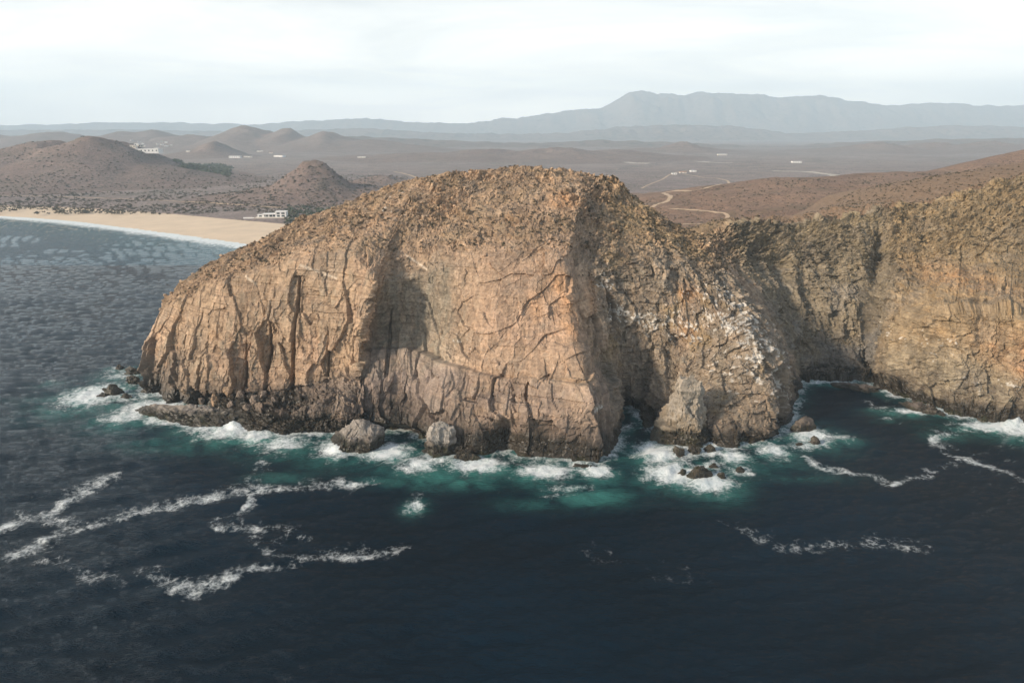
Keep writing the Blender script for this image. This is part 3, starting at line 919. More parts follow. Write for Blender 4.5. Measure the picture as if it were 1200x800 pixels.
# ------------------------------------------------------------------ water
NR, NC = 520, 880
dist = 45 * (1750 / 45) ** np.linspace(0, 1, NR)
azt = np.linspace(-1.3, 1.3, NC)
WY, WA = np.meshgrid(dist, azt, indexing='ij')
WX = WY * WA
WZ = np.zeros_like(WX)
wr = np.random.default_rng(3)
for k in range(46):
    lam = 2.2 * (15 / 2.2) ** wr.random()
    th = math.radians(-72) + wr.normal(0, 0.34)
    a_ = 0.0165 * lam ** 0.65
    ph = wr.random() * 6.283
    fade = np.clip(lam / (WY * 0.015), 0, 1) ** 2
    s = np.sin((WX * math.cos(th) + WY * math.sin(th)) * 6.283 / lam + ph + 1.2 * gnoise(WX / 60, WY / 60, WX * 0 + k, 5) if k % 3 == 0 else (WX * math.cos(th) + WY * math.sin(th)) * 6.283 / lam + ph)
    WZ += a_ * fade * s
WZ *= sstep(1500, 420, WY)
# nearness to the rocks
hz_ = hpos[..., 2]
near = (np.abs(hz_) < 0.8) & (V < 3.2)
shp = hpos[near][:, :2]
ROCKS = [  # sea rocks: (px, py of the waterline middle, width m, height m, depth m, seed, label)
 (139,433,5.5,2.2,4,1,'small dark rock farthest out beyond the left end of the headland'),
 (153,440,9.5,4.0,6,2,'dark wedge rock in foam just off the left cliff foot'),
 (155,450,9.0,5.5,6,3,'rounded black boulder touching the left cliff foot'),
 (129,464,9.5,4.2,6,4,'black jagged rock left of the row off the left headland end'),
 (117,467,5.0,2.0,4,5,'low black rock at the far left tip of the reef'),
 (147,467,6.0,2.4,4,6,'low dark rock between the jagged rock and the cliff'),
 (170,462,6.5,2.6,5,7,'flat dark rock in white water below the left cliff'),
 (197,474,5.0,1.9,4,8,'small wave-washed rock in the foamy channel behind the ledge'),
 (419,529,26,9.5,14,9,'large humped grey-brown rock islet in front of the undercut ledge'),
 (517,536,12.5,12.0,10,10,'tall pale blocky rock at the foot of the dark undercut'),
 (546,540,13,3.4,6,11,'low black rock shelf awash right of the pale block'),
 (687,550,10,1.1,4,12,'low flat dark rock awash in front of the right buttress'),
 (820,562,9.8,5.0,6,13,'largest mossy black rock in the middle of the foam patch'),
 (801,558,4.0,2.6,3,14,'small mossy rock left of the largest one in foam'),
 (837,549,4.0,1.6,3,15,'tiny dark rock above the largest mossy rock'),
 (847,560,3.8,1.9,3,16,'tiny dark rock right of the largest mossy rock'),
 (868,553,4.2,1.5,3,17,'low mossy rock at the right end of the foam patch'),
 (797,535,6.0,3.6,5,18,'weedy black rock at the left foot of the pointed buttress'),
 (816,533,5.5,3.6,5,19,'weedy black rock below the middle of the pointed buttress'),
 (834,530,5.0,2.8,5,20,'weedy black rock at the right foot of the pointed buttress'),
 (945,508,11.5,7.5,8,21,'dark pointed rock off the right tip of the headland'),
 (957,521,6.2,2.2,4,22,'low black rock in front of the dark pointed rock'),
 (938,523,3.6,1.3,3,23,'smallest rock awash left of the dark pointed rock'),
]
LEDGES = [  # long reefs: (x0,y0,x1,y1 px at the water, width m, height m, seed, name, label)
 (144,489,322,508,15,6.0,31,'rock_ledge','long low dark ledge running out left from the headland into foam'),
 (985,455,1040,463,8,2.6,32,'rock_ledge','low brown rock ledge at the back of the cove'),
 (934,441,1000,444,4,1.4,33,'shingle_bank','thin dark bank of stones along the back of the cove'),
 (1055,476,1110,489,8,2.6,34,'rock_ledge','low dark ledge at the foot of the orange right cliff'),
]
rpts = []
for px_, py_, w_, h_, d_, *_r in ROCKS:
    q = P0(px_, py_)
    for a in np.linspace(0, 6.28, 14):
        rpts.append((q[0] + w_ * .48 * math.cos(a), q[1] + d_ * .3 + d_ * .48 * math.sin(a)))
for a, b, c, d, w_, *_r in LEDGES[:1]:
    A, B = P0(a, b), P0(c, d)
    for t_ in np.linspace(0, 1, 20):
        q = A + (B - A) * t_
        rpts.append((q[0], q[1])); rpts.append((q[0], q[1] + w_))
shp2 = np.concatenate((shp[::5], np.array(rpts)))
kd = kdtree.KDTree(len(shp2))
for i_, q in enumerate(shp2):
    kd.insert((q[0], q[1], 0), i_)
kd.balance()
dsh = np.full(WX.shape, 99.0)
sel = (WY > 215) & (WY < 350) & (WX > -260) & (WX < 360)
vals = [kd.find((a, b, 0))[2] for a, b in zip(WX[sel], WY[sel])]
dsh[sel] = vals

def wspot(px, py, rx, ry, ang=0.0):
    q = P0(px, py)
    ca, sa = math.cos(ang), math.sin(ang)
    ex, ey = WX - q[0], WY - q[1]
    a, b = ex * ca + ey * sa, -ex * sa + ey * ca
    return np.exp(-(a / rx) ** 2 - (b / ry) ** 2)

nf = fbm(WX / 26, WY / 26, 0 * WX, 301, 4)
# how strong the swell breaks along the coast
FB = [(110,463,22,16,1.1), (180,478,24,12,1.1), (150,488,20,9,.8), (270,505,22,10,1.0), (215,470,20,6,.75), (330,520,18,9,.8), (400,525,16,10,1.05), (455,530,14,9,1.1),
      (490,545,12,8,.9), (560,545,18,7,1.1), (640,552,18,7,1.05), (700,552,10,6,1.0), (668,572,14,3,.55), (770,530,14,10,1.15), (790,555,16,9,1.25), (830,565,14,8,1.15), (860,535,10,7,.9),
      (735,500,6,5,.6), (905,528,12,8,.8), (950,510,15,9,.9), (985,512,10,6,.55), (925,475,5,12,.7), (965,448,22,3,.9), (1080,482,20,4,1.0), (1130,490,10,3,.6), (1170,500,26,6,1.15), (1215,508,20,7,1.2),
      (1105,508,10,4,.55), (1040,490,6,2,.5), (1030,478,10,2,.55), (300,512,12,7,1.0), (240,500,16,7,.9), (487,592,5,4,.75), (140,440,16,10,.6), (60,447,10,4,.35)]
fo = np.zeros_like(WX); ae = np.zeros_like(WX)
for px_, py_, rx_, ry_, a_ in FB:
    fo = np.maximum(fo, a_ * 1.12 * wspot(px_, py_, rx_ * .68, ry_ * 1.0))
    ae = np.maximum(ae, min(1, a_) * wspot(px_, py_ + 3, rx_ * 0.85, ry_ * 1.35))
swash = np.exp(-(dsh / 4.6) ** 2) * (0.66 + 0.35 * nf)
fo = np.maximum(fo, np.clip(swash, 0, 1))
ae = np.maximum(ae, np.exp(-(dsh / 6.5) ** 2) * 0.5)
for px_, py_, rx_, ry_, a_ in ((540,565,14,5,.8), (640,590,16,5,.35), (690,580,14,7,.9), (735,530,14,9,.8), (455,565,14,4,.55), (330,560,12,5,.4), (240,520,30,8,.6), (890,550,25,6,.35), (940,560,20,4,.3), (510,560,12,8,.8), (130,478,30,10,.5), (60,470,20,6,.3)):
    ae = np.maximum(ae, a_ * wspot(px_, py_, rx_, ry_))

STREAKS = [  # drifting foam lines: points, half-width m, strength
 ([(-20,628),(20,615),(48,606),(70,600),(92,581),(130,561)], 3.4, .72),
 ([(22,603),(50,615),(80,612),(60,635),(35,640)], 3.0, .55),
 ([(30,648),(60,632),(110,618),(160,602),(220,590),(290,577),(350,573),(425,570)], 3.6, .66),
 ([(40,640),(60,655),(95,668),(115,680)], 4.5, .38),
 ([(300,572),(290,590),(262,603),(246,612),(262,620),(312,622)], 2.4, .62),
 ([(310,535),(297,552),(285,566),(270,575)], 3.6, .50),
 ([(180,682),(205,688),(222,700),(238,688),(275,680),(290,668),(340,665)], 4.0, .60),
 ([(300,636),(320,650),(350,655),(400,655),(465,648)], 3.0, .55),
 ([(330,620),(345,630),(362,636)], 2.2, .4),
 ([(945,540),(960,549),(985,554),(1020,558),(1045,571),(1065,563),(1090,560)], 1.9, .68),
 ([(1090,560),(1105,548),(1118,545)], 2.4, .45),
 ([(1093,512),(1100,528),(1130,540),(1170,552),(1215,572)], 2.0, .75),
 ([(1098,518),(1120,525),(1140,532)], 2.0, .4),
 ([(855,616),(880,625),(905,640),(945,645),(985,640),(1040,640),(1085,646)], 3.2, .40),
 ([(1010,470),(1028,478),(1036,482)], 1.6, .55),
 ([(640,585),(660,582),(690,580)], 1.6, .5),
 ([(480,598),(488,588),(494,580)], 1.8, .7),
 ([(700,655),(740,668),(800,680)], 6, .22),
]
for pts, hw, st in STREAKS:
    c = world_line([P0(a, b) for a, b in pts], 60)[:, :2]
    lo, hi = c.min(0) - 18, c.max(0) + 18
    m = (WX > lo[0]) & (WX < hi[0]) & (WY > lo[1]) & (WY < hi[1])
    qx = WX[m] + 2.2 * gnoise(WX[m] / 9, WY[m] / 9, WX[m] * 0, 311); qy = WY[m] + 2.2 * gnoise(WX[m] / 9, WY[m] / 9, WX[m] * 0, 312)
    d2 = np.full(qx.shape, 1e9); side = np.zeros(qx.shape)
    tg = np.gradient(c, axis=0)
    for k in range(len(c)):
        dk = (qx - c[k, 0]) ** 2 + (qy - c[k, 1]) ** 2
        mk = dk < d2
        side = np.where(mk, (qx - c[k, 0]) * tg[k, 1] - (qy - c[k, 1]) * tg[k, 0], side)
        d2 = np.minimum(d2, dk)
    wdt = hw * np.where(side > 0, 0.75, 1.9) * (1 + 0.6 * nf[m])     # a crisp leading edge, a ragged trailing one
    vary = np.clip(0.95 + 0.55 * fbm(WX[m] / 17, WY[m] / 17, 0 * WX[m], 313, 3), 0.55, 1.2)
    fo[m] = np.maximum(fo[m], st * .92 * vary * np.exp(-d2 / np.maximum(wdt, .7) ** 2))
# surf on the beach
db = np.full(WX.shape, 999.0)
sb = (WY > 650) & (WX < 0)
bx, by = WX[sb], WY[sb]
dd = np.full(bx.shape, 1e9)
for k in range(0, NB, 2):
    dd = np.minimum(dd, (bx - sl[k, 0]) ** 2 + (by - sl[k, 1]) ** 2)
db[sb] = np.sqrt(dd)
surf = np.exp(-((db - 10) / (24 + 10 * nf)) ** 2) * 1.25
surf = np.maximum(surf, np.exp(-((db - 48 - 10 * nf) / 7) ** 2) * sstep(.0, .6, fbm(WX / 120, WY / 120, 0 * WX, 321, 3)) * .8)
fo = np.maximum(fo, surf)
ae = np.maximum(ae, np.exp(-(db / 90) ** 2) * 0.35)
shoal = np.exp(-(db / 520) ** 2) * 0.75
murk = sstep(-.1, .5, nf) * np.maximum.reduce([wspot(560, 640, 60, 22), .8 * wspot(300, 560, 40, 9), .9 * wspot(1120, 590, 70, 24), .6 * wspot(430, 600, 40, 14)]) * 0.3
# breakers heap up a little
WZ += fo * (WY < 360) * (0.30 + 0.55 * fbm(WX / 5, WY / 5, 0 * WX, 331, 4))
for px_, py_, r_, h_ in ((275,500,3.0,2.6), (1092,476,4,2.0), (1185,497,5,2.6), (395,526,4,1.6), (740,488,3,1.6), (1205,500,4,2.2), (186,486,5,1.5), (530,541,3,1.4), (690,546,3,1.4)):
    WZ += wspot(px_, py_, r_, r_ * .8) * h_ * (0.7 + 0.5 * fbm(WX / 2.2, WY / 2.2, 0 * WX, 332, 3))
WZ *= sstep(1750, 1300, WY)
wv_ = np.stack((WX, WY, WZ), -1).reshape(-1, 3)
wf = grid_faces(NR, NC)
# the rest of the sea: a skirt from the rim of the fine patch out to the open ocean
nv0 = len(wv_)
idx = np.arange(NR * NC).reshape(NR, NC)
rim = np.concatenate((idx[0, :][::-1], idx[1:, 0], idx[-1, 1:], idx[-2:0:-1, -1]))
outer = []
for i_ in rim:
    q = wv_[i_]
    if q[1] > 1700: o_ = (q[0] * 1.6, 2600.0, -1.5)
    elif q[0] < -50 and q[1] > 45.01: o_ = (-14000.0, (q[1] - 45) / 1700 * 5600 - 3000, 0.0)
    elif q[0] > 50 and q[1] > 45.01: o_ = (14000.0, (q[1] - 45) / 1700 * 5600 - 3000, 0.0)
    else: o_ = (q[0] / 58.5 * 14000, -3000.0, 0.0)
    outer.append(o_)
nr_ = len(rim)
a_ = np.arange(nr_); b_ = (a_ + 1) % nr_
sk = np.stack((rim[a_], nv0 + a_, nv0 + b_, rim[b_]), 1)
wv_ = np.concatenate((wv_, np.array(outer)))
pad = np.zeros(nr_)
sea = mesh_object('sea', wv_, np.concatenate((wf, sk)), M_SEA, True, None,
                  {'foam': np.concatenate((fo.ravel(), pad)), 'aerated': np.concatenate((ae.ravel(), pad)), 'murk': np.concatenate((murk.ravel(), pad)), 'shoal': np.concatenate((shoal.ravel(), pad))})
tag(sea, kind='structure')

# ------------------------------------------------------------------ rocks in the sea
def sphere_grid(n, m):
    th = np.linspace(0, math.pi, n)[:, None]; ph = np.linspace(0, 2 * math.pi, m + 1)[None, :]
    return np.stack((np.sin(th) * np.cos(ph), np.sin(th) * np.sin(ph), np.cos(th) + 0 * ph), -1)

def weld_grid_faces(n, m):
    f = []
    for i in range(n - 1):
        for j in range(m):
            j2 = (j + 1) % m
            f.append((i * m + j, (i + 1) * m + j, (i + 1) * m + j2, i * m + j2))
    return np.array(f)

def sea_rock(name, c, w, h, d, seed, dark=1.0, rough=1.0, pointed=0.0, pale=(0.22, 0.18, 0.145), tide_h=2.2, bl=3.0, guano=0.0, rot=0.0):
    n = int(np.clip(w * 5, 26, 110))
    s = sphere_grid(n, 2 * n)[:, :-1]
    rr_ = np.random.default_rng(seed + 900)
    rad = np.full(s.shape[:2], 1.22)
    for _k in range(16):                                   # a rock broken along flat planes
        pn = rr_.normal(size=3); pn[2] *= 0.8; pn /= np.linalg.norm(pn)
        dt = s @ pn
        rad = np.minimum(rad, np.where(dt > 0.05, (0.68 + 0.30 * rr_.random()) / np.maximum(dt, .05), 9))
    q = s * rad[..., None]
    zz = q[..., 2:3]
    q = q * np.concatenate((np.repeat(1 - min(pointed, 1.5) * 0.62 * np.clip(zz, 0, 1), 2, axis=2), np.ones_like(zz)), 2)
    p = q * np.array((w / 2, d / 2, h)) * 0.92
    o = seed * 13.7
    xx, yy, z2 = p[..., 0] + o, p[..., 1] + o, p[..., 2]
    k = min(bl, w / 3)
    fa, fb_, r1 = worley(xx / k, yy / k, z2 / (k * 1.2), seed + 400, 0.9, True)
    fc, fd, r2 = worley(xx / (k * .4), yy / (k * .4), z2 / (k * .45), seed + 401, 0.9, True)
    dsp = (r1 - .5) * k * 0.26 + (r2 - .5) * k * 0.14 + fbm(xx / k, yy / k, z2 / k, seed + 402, 4) * k * .10
    lay_ = np.floor((z2 + .25 * xx) / (k * .5))
    dsp += ((hsh(lay_, lay_ * 0, lay_ * 0, seed) & np.uint32(255)).astype(np.float32) / 255 - .5) * k * .22
    nn_ = s / (np.linalg.norm(s, axis=2, keepdims=True) + 1e-9)
    dsp = dsp * rough
    p = p + nn_ * dsp[..., None] * np.array((1, 1, 0.75))
    ca, sa = math.cos(rot), math.sin(rot)
    p = np.stack((p[..., 0] * ca - p[..., 1] * sa, p[..., 0] * sa + p[..., 1] * ca, p[..., 2]), -1)
    C = np.zeros(p.shape) + np.array(pale)
    C *= (1 + (r1 - .5) * .3 + (r2 - .5) * .3)[..., None]
    nn2 = fbm(xx / 2.5, yy / 2.5, z2 / 2.5, seed + 404, 3)
    if guano:
        gm = (sstep(.3, .7, s[..., 2] + .3 * nn2) * guano)[..., None]
        C = C * (1 - gm) + np.array((.60, .57, .52)) * gm
    tm = sstep(tide_h + 1.2, tide_h - 1.0, p[..., 2] + nn2 * 0.9)
    tm = np.clip(np.maximum(tm * .95, dark * .9 if dark > .95 else dark * .3), 0, 1)[..., None]
    C = C * (1 - tm) + np.array((0.021, 0.019, 0.013)) * tm
    mossy = (tm[..., 0] * sstep(.1, .6, nn2) * .6)[..., None]
    C = C * (1 - mossy) + np.array((0.030, 0.032, 0.010)) * mossy
    p[..., 2] = np.maximum(p[..., 2], -3.0)
    ob = mesh_object(name, p.reshape(-1, 3), weld_grid_faces(n, 2 * n), M_ROCK, False, C.reshape(-1, 3), {'wet': tm.ravel()})
    ob.location = c
    return ob

for px_, py_, w_, h_, d_, sd, lab in ROCKS:
    q = P0(px_, py_)
    q[1] += d_ * 0.42
    kw = dict(dark=1.0, pointed=0.35, rough=1.5)
    if sd == 9: kw = dict(dark=0.1, pointed=0.25, pale=(.105, .085, .072), tide_h=4.6, bl=4, guano=.25, rough=1.5)
    elif sd == 10: kw = dict(dark=0.0, pointed=0.15, pale=(.155, .13, .11), tide_h=4.4, bl=5, guano=.35, rough=1.4)
    elif sd == 21: kw = dict(dark=.55, pointed=1.0, pale=(.12, .10, .085), tide_h=3.0)
    tag(sea_rock('sea_rock', q, w_, h_, d_, sd, **kw), lab, 'rock', 'rocks in the surf around the headland')
for a, b, c_, d_, w_, h_, sd, nm, lab in LEDGES:
    A, B = P0(a, b), P0(c_, d_)
    L = np.linalg.norm(B - A)
    q = (A + B) / 2; q[1] += w_ * .4
    o = sea_rock(nm, q, L * 1.12, h_, w_, sd, dark=0.5 if sd != 33 else .8, pale=(.16, .13, .11), tide_h=h_ * .75, bl=3.2, guano=.25 if sd == 31 else 0, rough=1.6, rot=math.atan2(B[1] - A[1], B[0] - A[0]))
    tag(o, lab, 'rock ledge')
# the pointed buttress standing against the right-hand cliff
q = P0(810, 527); q[1] += 10
o = sea_rock('rock_buttress', q, 27, 25, 18, 51, dark=0, pointed=0.72, pale=(.205, .165, .118), tide_h=6.0, bl=5.0, guano=.25, rough=1.7)
tag(o, 'tall pointed rock buttress leaning against the right cliff above weedy rocks', 'rock')

# ------------------------------------------------------------------ fallen boulders, rubble and scrub on the headland
ico_v, ico_f = [], []
ph = (1 + 5 ** .5) / 2
ico_v = np.array([(-1,ph,0),(1,ph,0),(-1,-ph,0),(1,-ph,0),(0,-1,ph),(0,1,ph),(0,-1,-ph),(0,1,-ph),(ph,0,-1),(ph,0,1),(-ph,0,-1),(-ph,0,1)]) / 1.902
ico_f = np.array([(0,11,5),(0,5,1),(0,1,7),(0,7,10),(0,10,11),(1,5,9),(5,11,4),(11,10,2),(10,7,6),(7,1,8),(3,9,4),(3,4,2),(3,2,6),(3,6,8),(3,8,9),(4,9,5),(2,4,11),(6,2,10),(8,6,7),(9,8,1)])

def pick(mask, n, seed):
    r = np.random.default_rng(seed)
    ii = np.flatnonzero(mask.ravel())
    return r.choice(ii, min(n, len(ii)), replace=False)

flat = hpos.reshape(-1, 3); flatC = C.reshape(-1, 3)
nz = np.abs(nor[..., 2])
dens = fbm(x / 18, y / 18, z / 18, 351, 3)
# loose rubble
ii = pick((V > 5.1) & (V < 7.6) & (dens > -0.35) & (U > 0) & (U < 27), 5200, 1)
ii = np.concatenate((ii, pick((cove > .5) & (V > 1.6) & (V < 5), 1500, 2), pick((V > 2.3) & (V < 3.1) & (U > 1.2) & (U < 5), 500, 4)))
r = np.random.default_rng(5)
sc = (0.22 + 0.85 * r.random(len(ii)) ** 3.0)
q = ico_v[None] * (0.65 + 0.6 * r.random((len(ii), 12, 1))) * sc[:, None, None] * np.array((1.1, 1.1, 0.8))
an = r.random(len(ii)) * 6.28
qr = np.stack((q[..., 0] * np.cos(an)[:, None] - q[..., 1] * np.sin(an)[:, None], q[..., 0] * np.sin(an)[:, None] + q[..., 1] * np.cos(an)[:, None], q[..., 2]), -1)
rv = qr + flat[ii][:, None] + np.array((0, 0, 0.12))
rf = ico_f[None] + (np.arange(len(ii)) * 12)[:, None, None]
rcx = np.repeat(np.clip(flatC[ii] * (0.8 + 0.55 * r.random((len(ii), 1))), 0.02, .7), 12, axis=0)
tag(mesh_object('rubble', rv, rf.reshape(-1, 3), M_ROCK, False, rcx, {'wet': np.zeros(len(rcx))}), 'loose stones strewn over the slopes of the headland', 'stones', kind='stuff')

def leaf_clumps(name, centers, radius, nl, mat, label, cat, seed, flat_=0.75):
    r = np.random.default_rng(seed)
    n = len(centers)
    d = r.normal(size=(n, nl, 3)); d /= np.linalg.norm(d, axis=2, keepdims=True)
    d *= (0.45 + 0.55 * r.random((n, nl, 1))) * np.array((1, 1, flat_))
    d[..., 2] = np.abs(d[..., 2])
    c = centers[:, None] + d * radius[:, None, None]
    t1 = r.normal(size=(n, nl, 3)); t1 /= np.linalg.norm(t1, axis=2, keepdims=True)
    t2 = np.cross(t1, r.normal(size=(n, nl, 3))); t2 /= np.linalg.norm(t2, axis=2, keepdims=True)
    s = radius[:, None, None] * (0.28 + 0.3 * r.random((n, nl, 1)))
    tri = np.stack((c - t1 * s, c + t1 * s * .9 + t2 * s * .25, c + t2 * s * 1.2), 2)
    return tag(mesh_object(name, tri.reshape(-1, 3), np.arange(n * nl * 3).reshape(-1, 3), mat, False), label, cat, kind='stuff')

ii = pick((V > 5.3) & (V < 7.5) & (dens < 0.35) & (U > 0.5) & (U < 27) & (nz > .35), 2300, 11)
ii = np.concatenate((ii, pick((V > 4.6) & (V < 7.3) & (U > 11.5) & (U < 27) & (nz > .3), 1300, 12), pick((V > 7.15) & (V < 9.7) & (U > 19.5) & (U < 28), 2600, 13)))
r = np.random.default_rng(6)
leaf_clumps('scrub', flat[ii], 0.35 + 0.75 * r.random(len(ii)) ** 2, 18, M_SHRUB, 'dry olive scrub dotted over the headland slopes', 'scrub', 21)

# fallen blocks at the foot of the left cliff
FALLEN = [(255,468,5.5), (268,458,4.5), (238,470,4.0), (283,463,4.5), (300,470,5.0), (246,462,3.2), (310,462,3.6), (290,478,3.6), (322,470,3.4), (272,474,3.0)]
NAMES = ['largest tan boulder at the foot of the left cliff', 'second tan boulder up behind the largest one', 'grey boulder at the waterline left of the tan ones', 'brown block in the middle of the fallen blocks', 'big brown block near the start of the ledge', 'small boulder tucked against the left cliff', 'block high on the talus at the right end', 'low block just above the foam behind the ledge', 'rightmost block where the ledge begins', 'small block in front of the tan boulders']
for k, (px_, py_, s_) in enumerate(FALLEN):
    m_ = (V > 1.3) & (V < 3.15)
    tgt = P(px_, py_, 293)
    t0 = np.array((0, 0, CAMZ)); dirv = tgt - t0; dirv /= np.linalg.norm(dirv)
    cand = np.flatnonzero(m_.ravel())
    rel = flat[cand] - t0
    al = rel @ dirv
    perp = np.linalg.norm(rel - al[:, None] * dirv, axis=1)
    bi = cand[np.argmin(perp + 0.02 * al)]
    bo = sea_rock('boulder', flat[bi] + np.array((0, -0.3 * s_, 0.15 * s_)), s_, s_ * .55, s_ * .9, 500 + k, dark=0, pale=(.33, .23, .15) if k < 2 else (.20, .16, .13), tide_h=-50, bl=2.0, rot=k * 1.3)
    tag(bo, NAMES[k], 'boulder', 'fallen boulders below the left cliff')

# ------------------------------------------------------------------ vegetation on the plain
def scatter_plain(name, n, rect, rad, mat, label, cat, seed, thr=-0.2):
    """rect in photo rows/columns of the plain; positions on the ground"""
    r = np.random.default_rng(seed)
    a = rect[0] + (rect[1] - rect[0]) * r.random(n)
    b = rect[2] + (rect[3] - rect[2]) * r.random(n)
    pts = np.array([P0(p_, q_, 8.0) for p_, q_ in zip(a, b)])
    keep = fbm(pts[:, 0] / 120, pts[:, 1] / 120, 0 * a, seed, 3) > thr
    pts = pts[keep]
    pts[:, 2] = ground_z(pts[:, 0], pts[:, 1])
    rr = rad * (0.5 + r.random(len(pts)))
    return leaf_clumps(name, pts, rr, 22, mat, label, cat, seed + 1, 0.8)

scatter_plain('scrub', 7000, (-120, 480, 205, 248), 1.9, M_SHRUB, 'grey-green scrub covering the plain behind the beach', 'scrub', 31)
scatter_plain('tree_grove', 420, (205, 272, 195, 210), 6.5, M_GREEN, 'dark green grove on the plain right of the broad hill', 'trees', 33, -9)
scatter_plain('tree_grove', 260, (335, 425, 240, 262), 3.6, M_GREEN, 'green trees on the plain beside the white beach house', 'trees', 35, -9)
r = np.random.default_rng(8)
ux = r.uniform(40, 800, 5200); uy = r.uniform(470, 980, 5200)
uk = fbm(ux / 60, uy / 60, 0 * ux, 41, 3) > -.3
uc = np.column_stack((ux, uy, ground_z(ux, uy)))[uk]
leaf_clumps('scrub', uc, 0.6 + 1.1 * r.random(len(uc)) ** 2, 16, M_SHRUB, 'low brown scrub on the hillside behind the cove', 'scrub', 42)

# ------------------------------------------------------------------ buildings
def boxmesh(name, lo, hi, mat, parent, bev=0.0):
    x0, y0, z0 = lo; x1, y1, z1 = hi
    v = [(x0,y0,z0),(x1,y0,z0),(x1,y1,z0),(x0,y1,z0),(x0,y0,z1),(x1,y0,z1),(x1,y1,z1),(x0,y1,z1)]
    f = [(0,3,2,1),(4,5,6,7),(0,1,5,4),(1,2,6,5),(2,3,7,6),(3,0,4,7)]
    return mesh_object(name, v, f, mat, False, parent=parent)

def ground_pt(px, py, guess=10.0):
    return land_pt(px, py)

def empty(name, loc, rz=0.0):
    o = bpy.data.objects.new(name, None)
    o.empty_display_size = 2
    col.objects.link(o); o.location = loc; o.rotation_euler = (0, 0, rz)
    return o

q = ground_pt(320, 255.5, 5)
bh = empty('beach_house', q, 0.12)
boxmesh('terrace', (-24, -9, -3), (24, 10, 1.2), M_PALE, bh)
boxmesh('wall', (-13, -4, 1.2), (5, 8, 5.4), M_WHITE, bh)
boxmesh('wall', (5.003, -6, 1.2), (20, 8, 8.6), M_WHITE, bh)
boxmesh('wall', (-21, -2, 1.2), (-13.003, 6, 4.2), M_WHITE, bh)
boxmesh('roof', (-14, -6.5, 5.403), (4.99, 8.5, 6.0), M_WHITE, bh)
boxmesh('roof', (4.4, -6.6, 8.603), (20.6, 8.6, 9.2), M_WHITE, bh)
boxmesh('roof', (-21.6, -2.6, 4.203), (-13.01, 6.6, 4.7), M_WHITE, bh)
for wx0, wx1, yy_, z0_, z1_ in ((-11,-6,-4,1.9,4.6), (-4.5,0,-4,1.9,4.6), (1,4,-4,1.9,4.6), (7,11,-6,1.9,4.2), (13.5,18,-6,1.9,4.2), (7,11,-6,5.6,7.8), (13.5,18,-6,5.6,7.8), (-19,-15,-2,1.9,3.7)):
    w_ = boxmesh('window', (wx0, yy_ - .12, z0_), (wx1, yy_ + .2, z1_), M_GLASS, bh)
    boxmesh('sill', (wx0 - .2, yy_ - .35, z0_ - .25), (wx1 + .2, yy_ - .003, z0_ - .003), M_WHITE, w_)
for xx_ in (-13.5, -8.8, -4, .8):
    boxmesh('column', (xx_, -6.4, 1.203), (xx_ + .5, -5.9, 5.4), M_WHITE, bh)
boxmesh('garden_wall', (-40, -7, -2), (-25, -6, 1.8), M_WHITE, bh)
tag(bh, 'white flat-roofed beach house with terrace behind the end of the sand', 'house')

def far_building(px, py, w, d, h, label, mat=M_WHITE, rz=0.0, guess=20.0, roof=M_WHITE):
    q = ground_pt(px, py, guess)
    e = empty('building', q, rz)
    h = h * 0.62
    boxmesh('wall', (-w / 2, -d / 2, -3), (w / 2, d / 2, h), mat, e)
    boxmesh('roof', (-w / 2 - .5, -d / 2 - .5, h + .003), (w / 2 + .5, d / 2 + .5, h + .9), roof, e)
    nw = max(2, int(w / 9))
    for k in range(nw):
        xx_ = -w / 2 + (k + .5) * w / nw
        boxmesh('window', (xx_ - 1.4, -d / 2 - .15, h * .3), (xx_ + 1.4, -d / 2 + .2, h * .75), M_GLASS, e)
    tag(e, label, 'building', 'distant buildings on the plain')

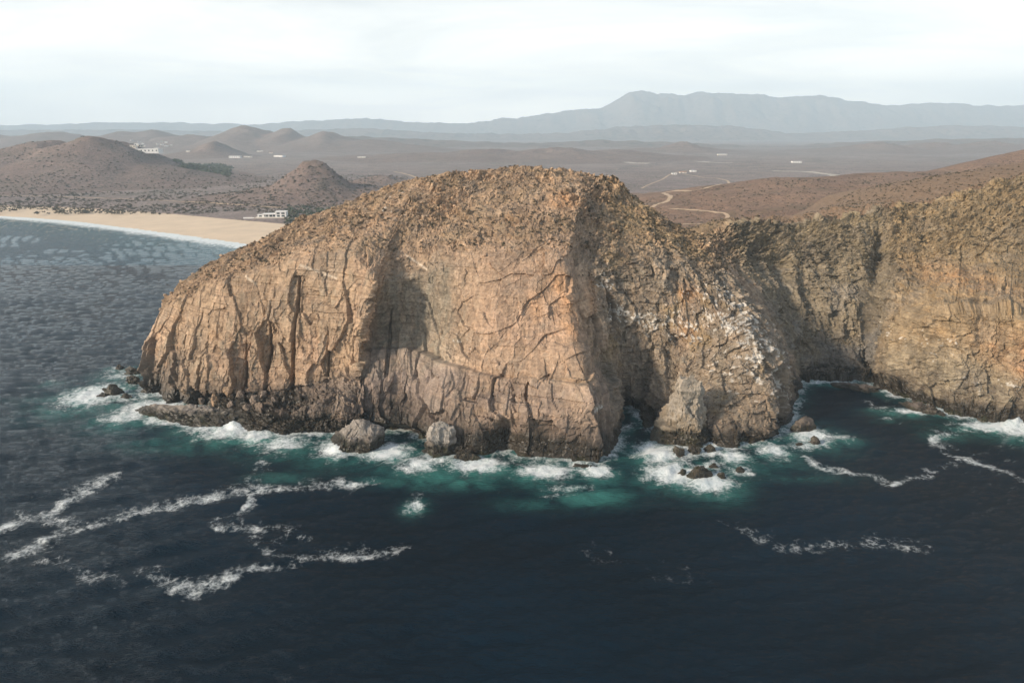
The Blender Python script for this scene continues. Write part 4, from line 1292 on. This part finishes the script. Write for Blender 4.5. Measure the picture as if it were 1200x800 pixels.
far_building(171, 179, 75, 30, 13, 'long white building by the foot of the broad hill, leftmost of the far ones', rz=.1)
far_building(184, 175, 24, 18, 8, 'small pale building just above the long white one', M_PALE)
far_building(157, 173, 14, 12, 8, 'tiny pale house left of the long white building', M_PALE)
far_building(194, 172, 14, 12, 7, 'tiny pale house on the slope above the long white building', M_PALE)
far_building(221, 179, 16, 14, 7, 'small pale house between the long white building and the pointed small hill', M_PALE)
far_building(276, 185, 50, 22, 11, 'white box-shaped building right of the pointed small hill')
far_building(291, 184.5, 34, 16, 6, 'low pale building beside the white box-shaped one', M_PALE)
far_building(328, 184, 55, 22, 9, 'white slanting-row building straight above the cone hill', rz=-.5)
far_building(305, 178, 34, 16, 7, 'pale building on rising ground above the low pale one', M_PALE)
far_building(318, 180, 18, 14, 7, 'small pale house above the slanting white building', M_PALE, roof=M_TILE)
far_building(424, 185, 34, 16, 7, 'pale building beside the bare cutting on the inland hill', M_PALE)
far_building(800, 203, 20, 14, 6, 'small pale house with reddish roof by the winding track', M_PALE, roof=M_TILE)
far_building(812, 201.5, 18, 14, 6, 'white house at the right of the little settlement by the track')
far_building(790, 204.5, 14, 12, 5, 'white hut at the left of the little settlement by the track')
far_building(933, 191, 36, 20, 8, 'lone white building on the plain above the dry riverbed')
far_building(846, 182, 46, 20, 8, 'faint pale building far out beyond the dome hill', M_PALE)

r = np.random.default_rng(77)
for k in range(14):
    far_building(150 + 52 * r.random(), 166 + 8 * r.random(), 9 + 9 * r.random(), 9, 7 + 3 * r.random(), 'tiny pale house scattered on the far slope behind the broad hill', M_PALE if k % 2 else M_WHITE, r.random())
# ------------------------------------------------------------------ haze
hz_mat = bpy.data.materials.new('haze_air')
hz_mat.use_nodes = True
ht = hz_mat.node_tree
ht.nodes.clear()
ho = ht.nodes.new('ShaderNodeOutputMaterial')
pv = ht.nodes.new('ShaderNodeVolumePrincipled')
pv.inputs['Color'].default_value = (0.68, 0.86, 1.0, 1)
pv.inputs['Density'].default_value = 1.0e-4
pv.inputs['Anisotropy'].default_value = 0.0
ht.links.new(pv.outputs[0], ho.inputs['Volume'])
x0, x1, y0, y1, z0, z1 = -19000, 19000, -3400, 18000, -9, 1330
v = [(x0,y0,z0),(x1,y0,z0),(x1,y1,z0),(x0,y1,z0),(x0,y0,z1),(x1,y0,z1),(x1,y1,z1),(x0,y1,z1)]
f = [(0,3,2,1),(4,5,6,7),(0,1,5,4),(1,2,6,5),(2,3,7,6),(3,0,4,7)]
haze = mesh_object('haze', v, f, hz_mat)
tag(haze, 'pale blue haze hanging over the plain and mountains', 'haze', kind='stuff')
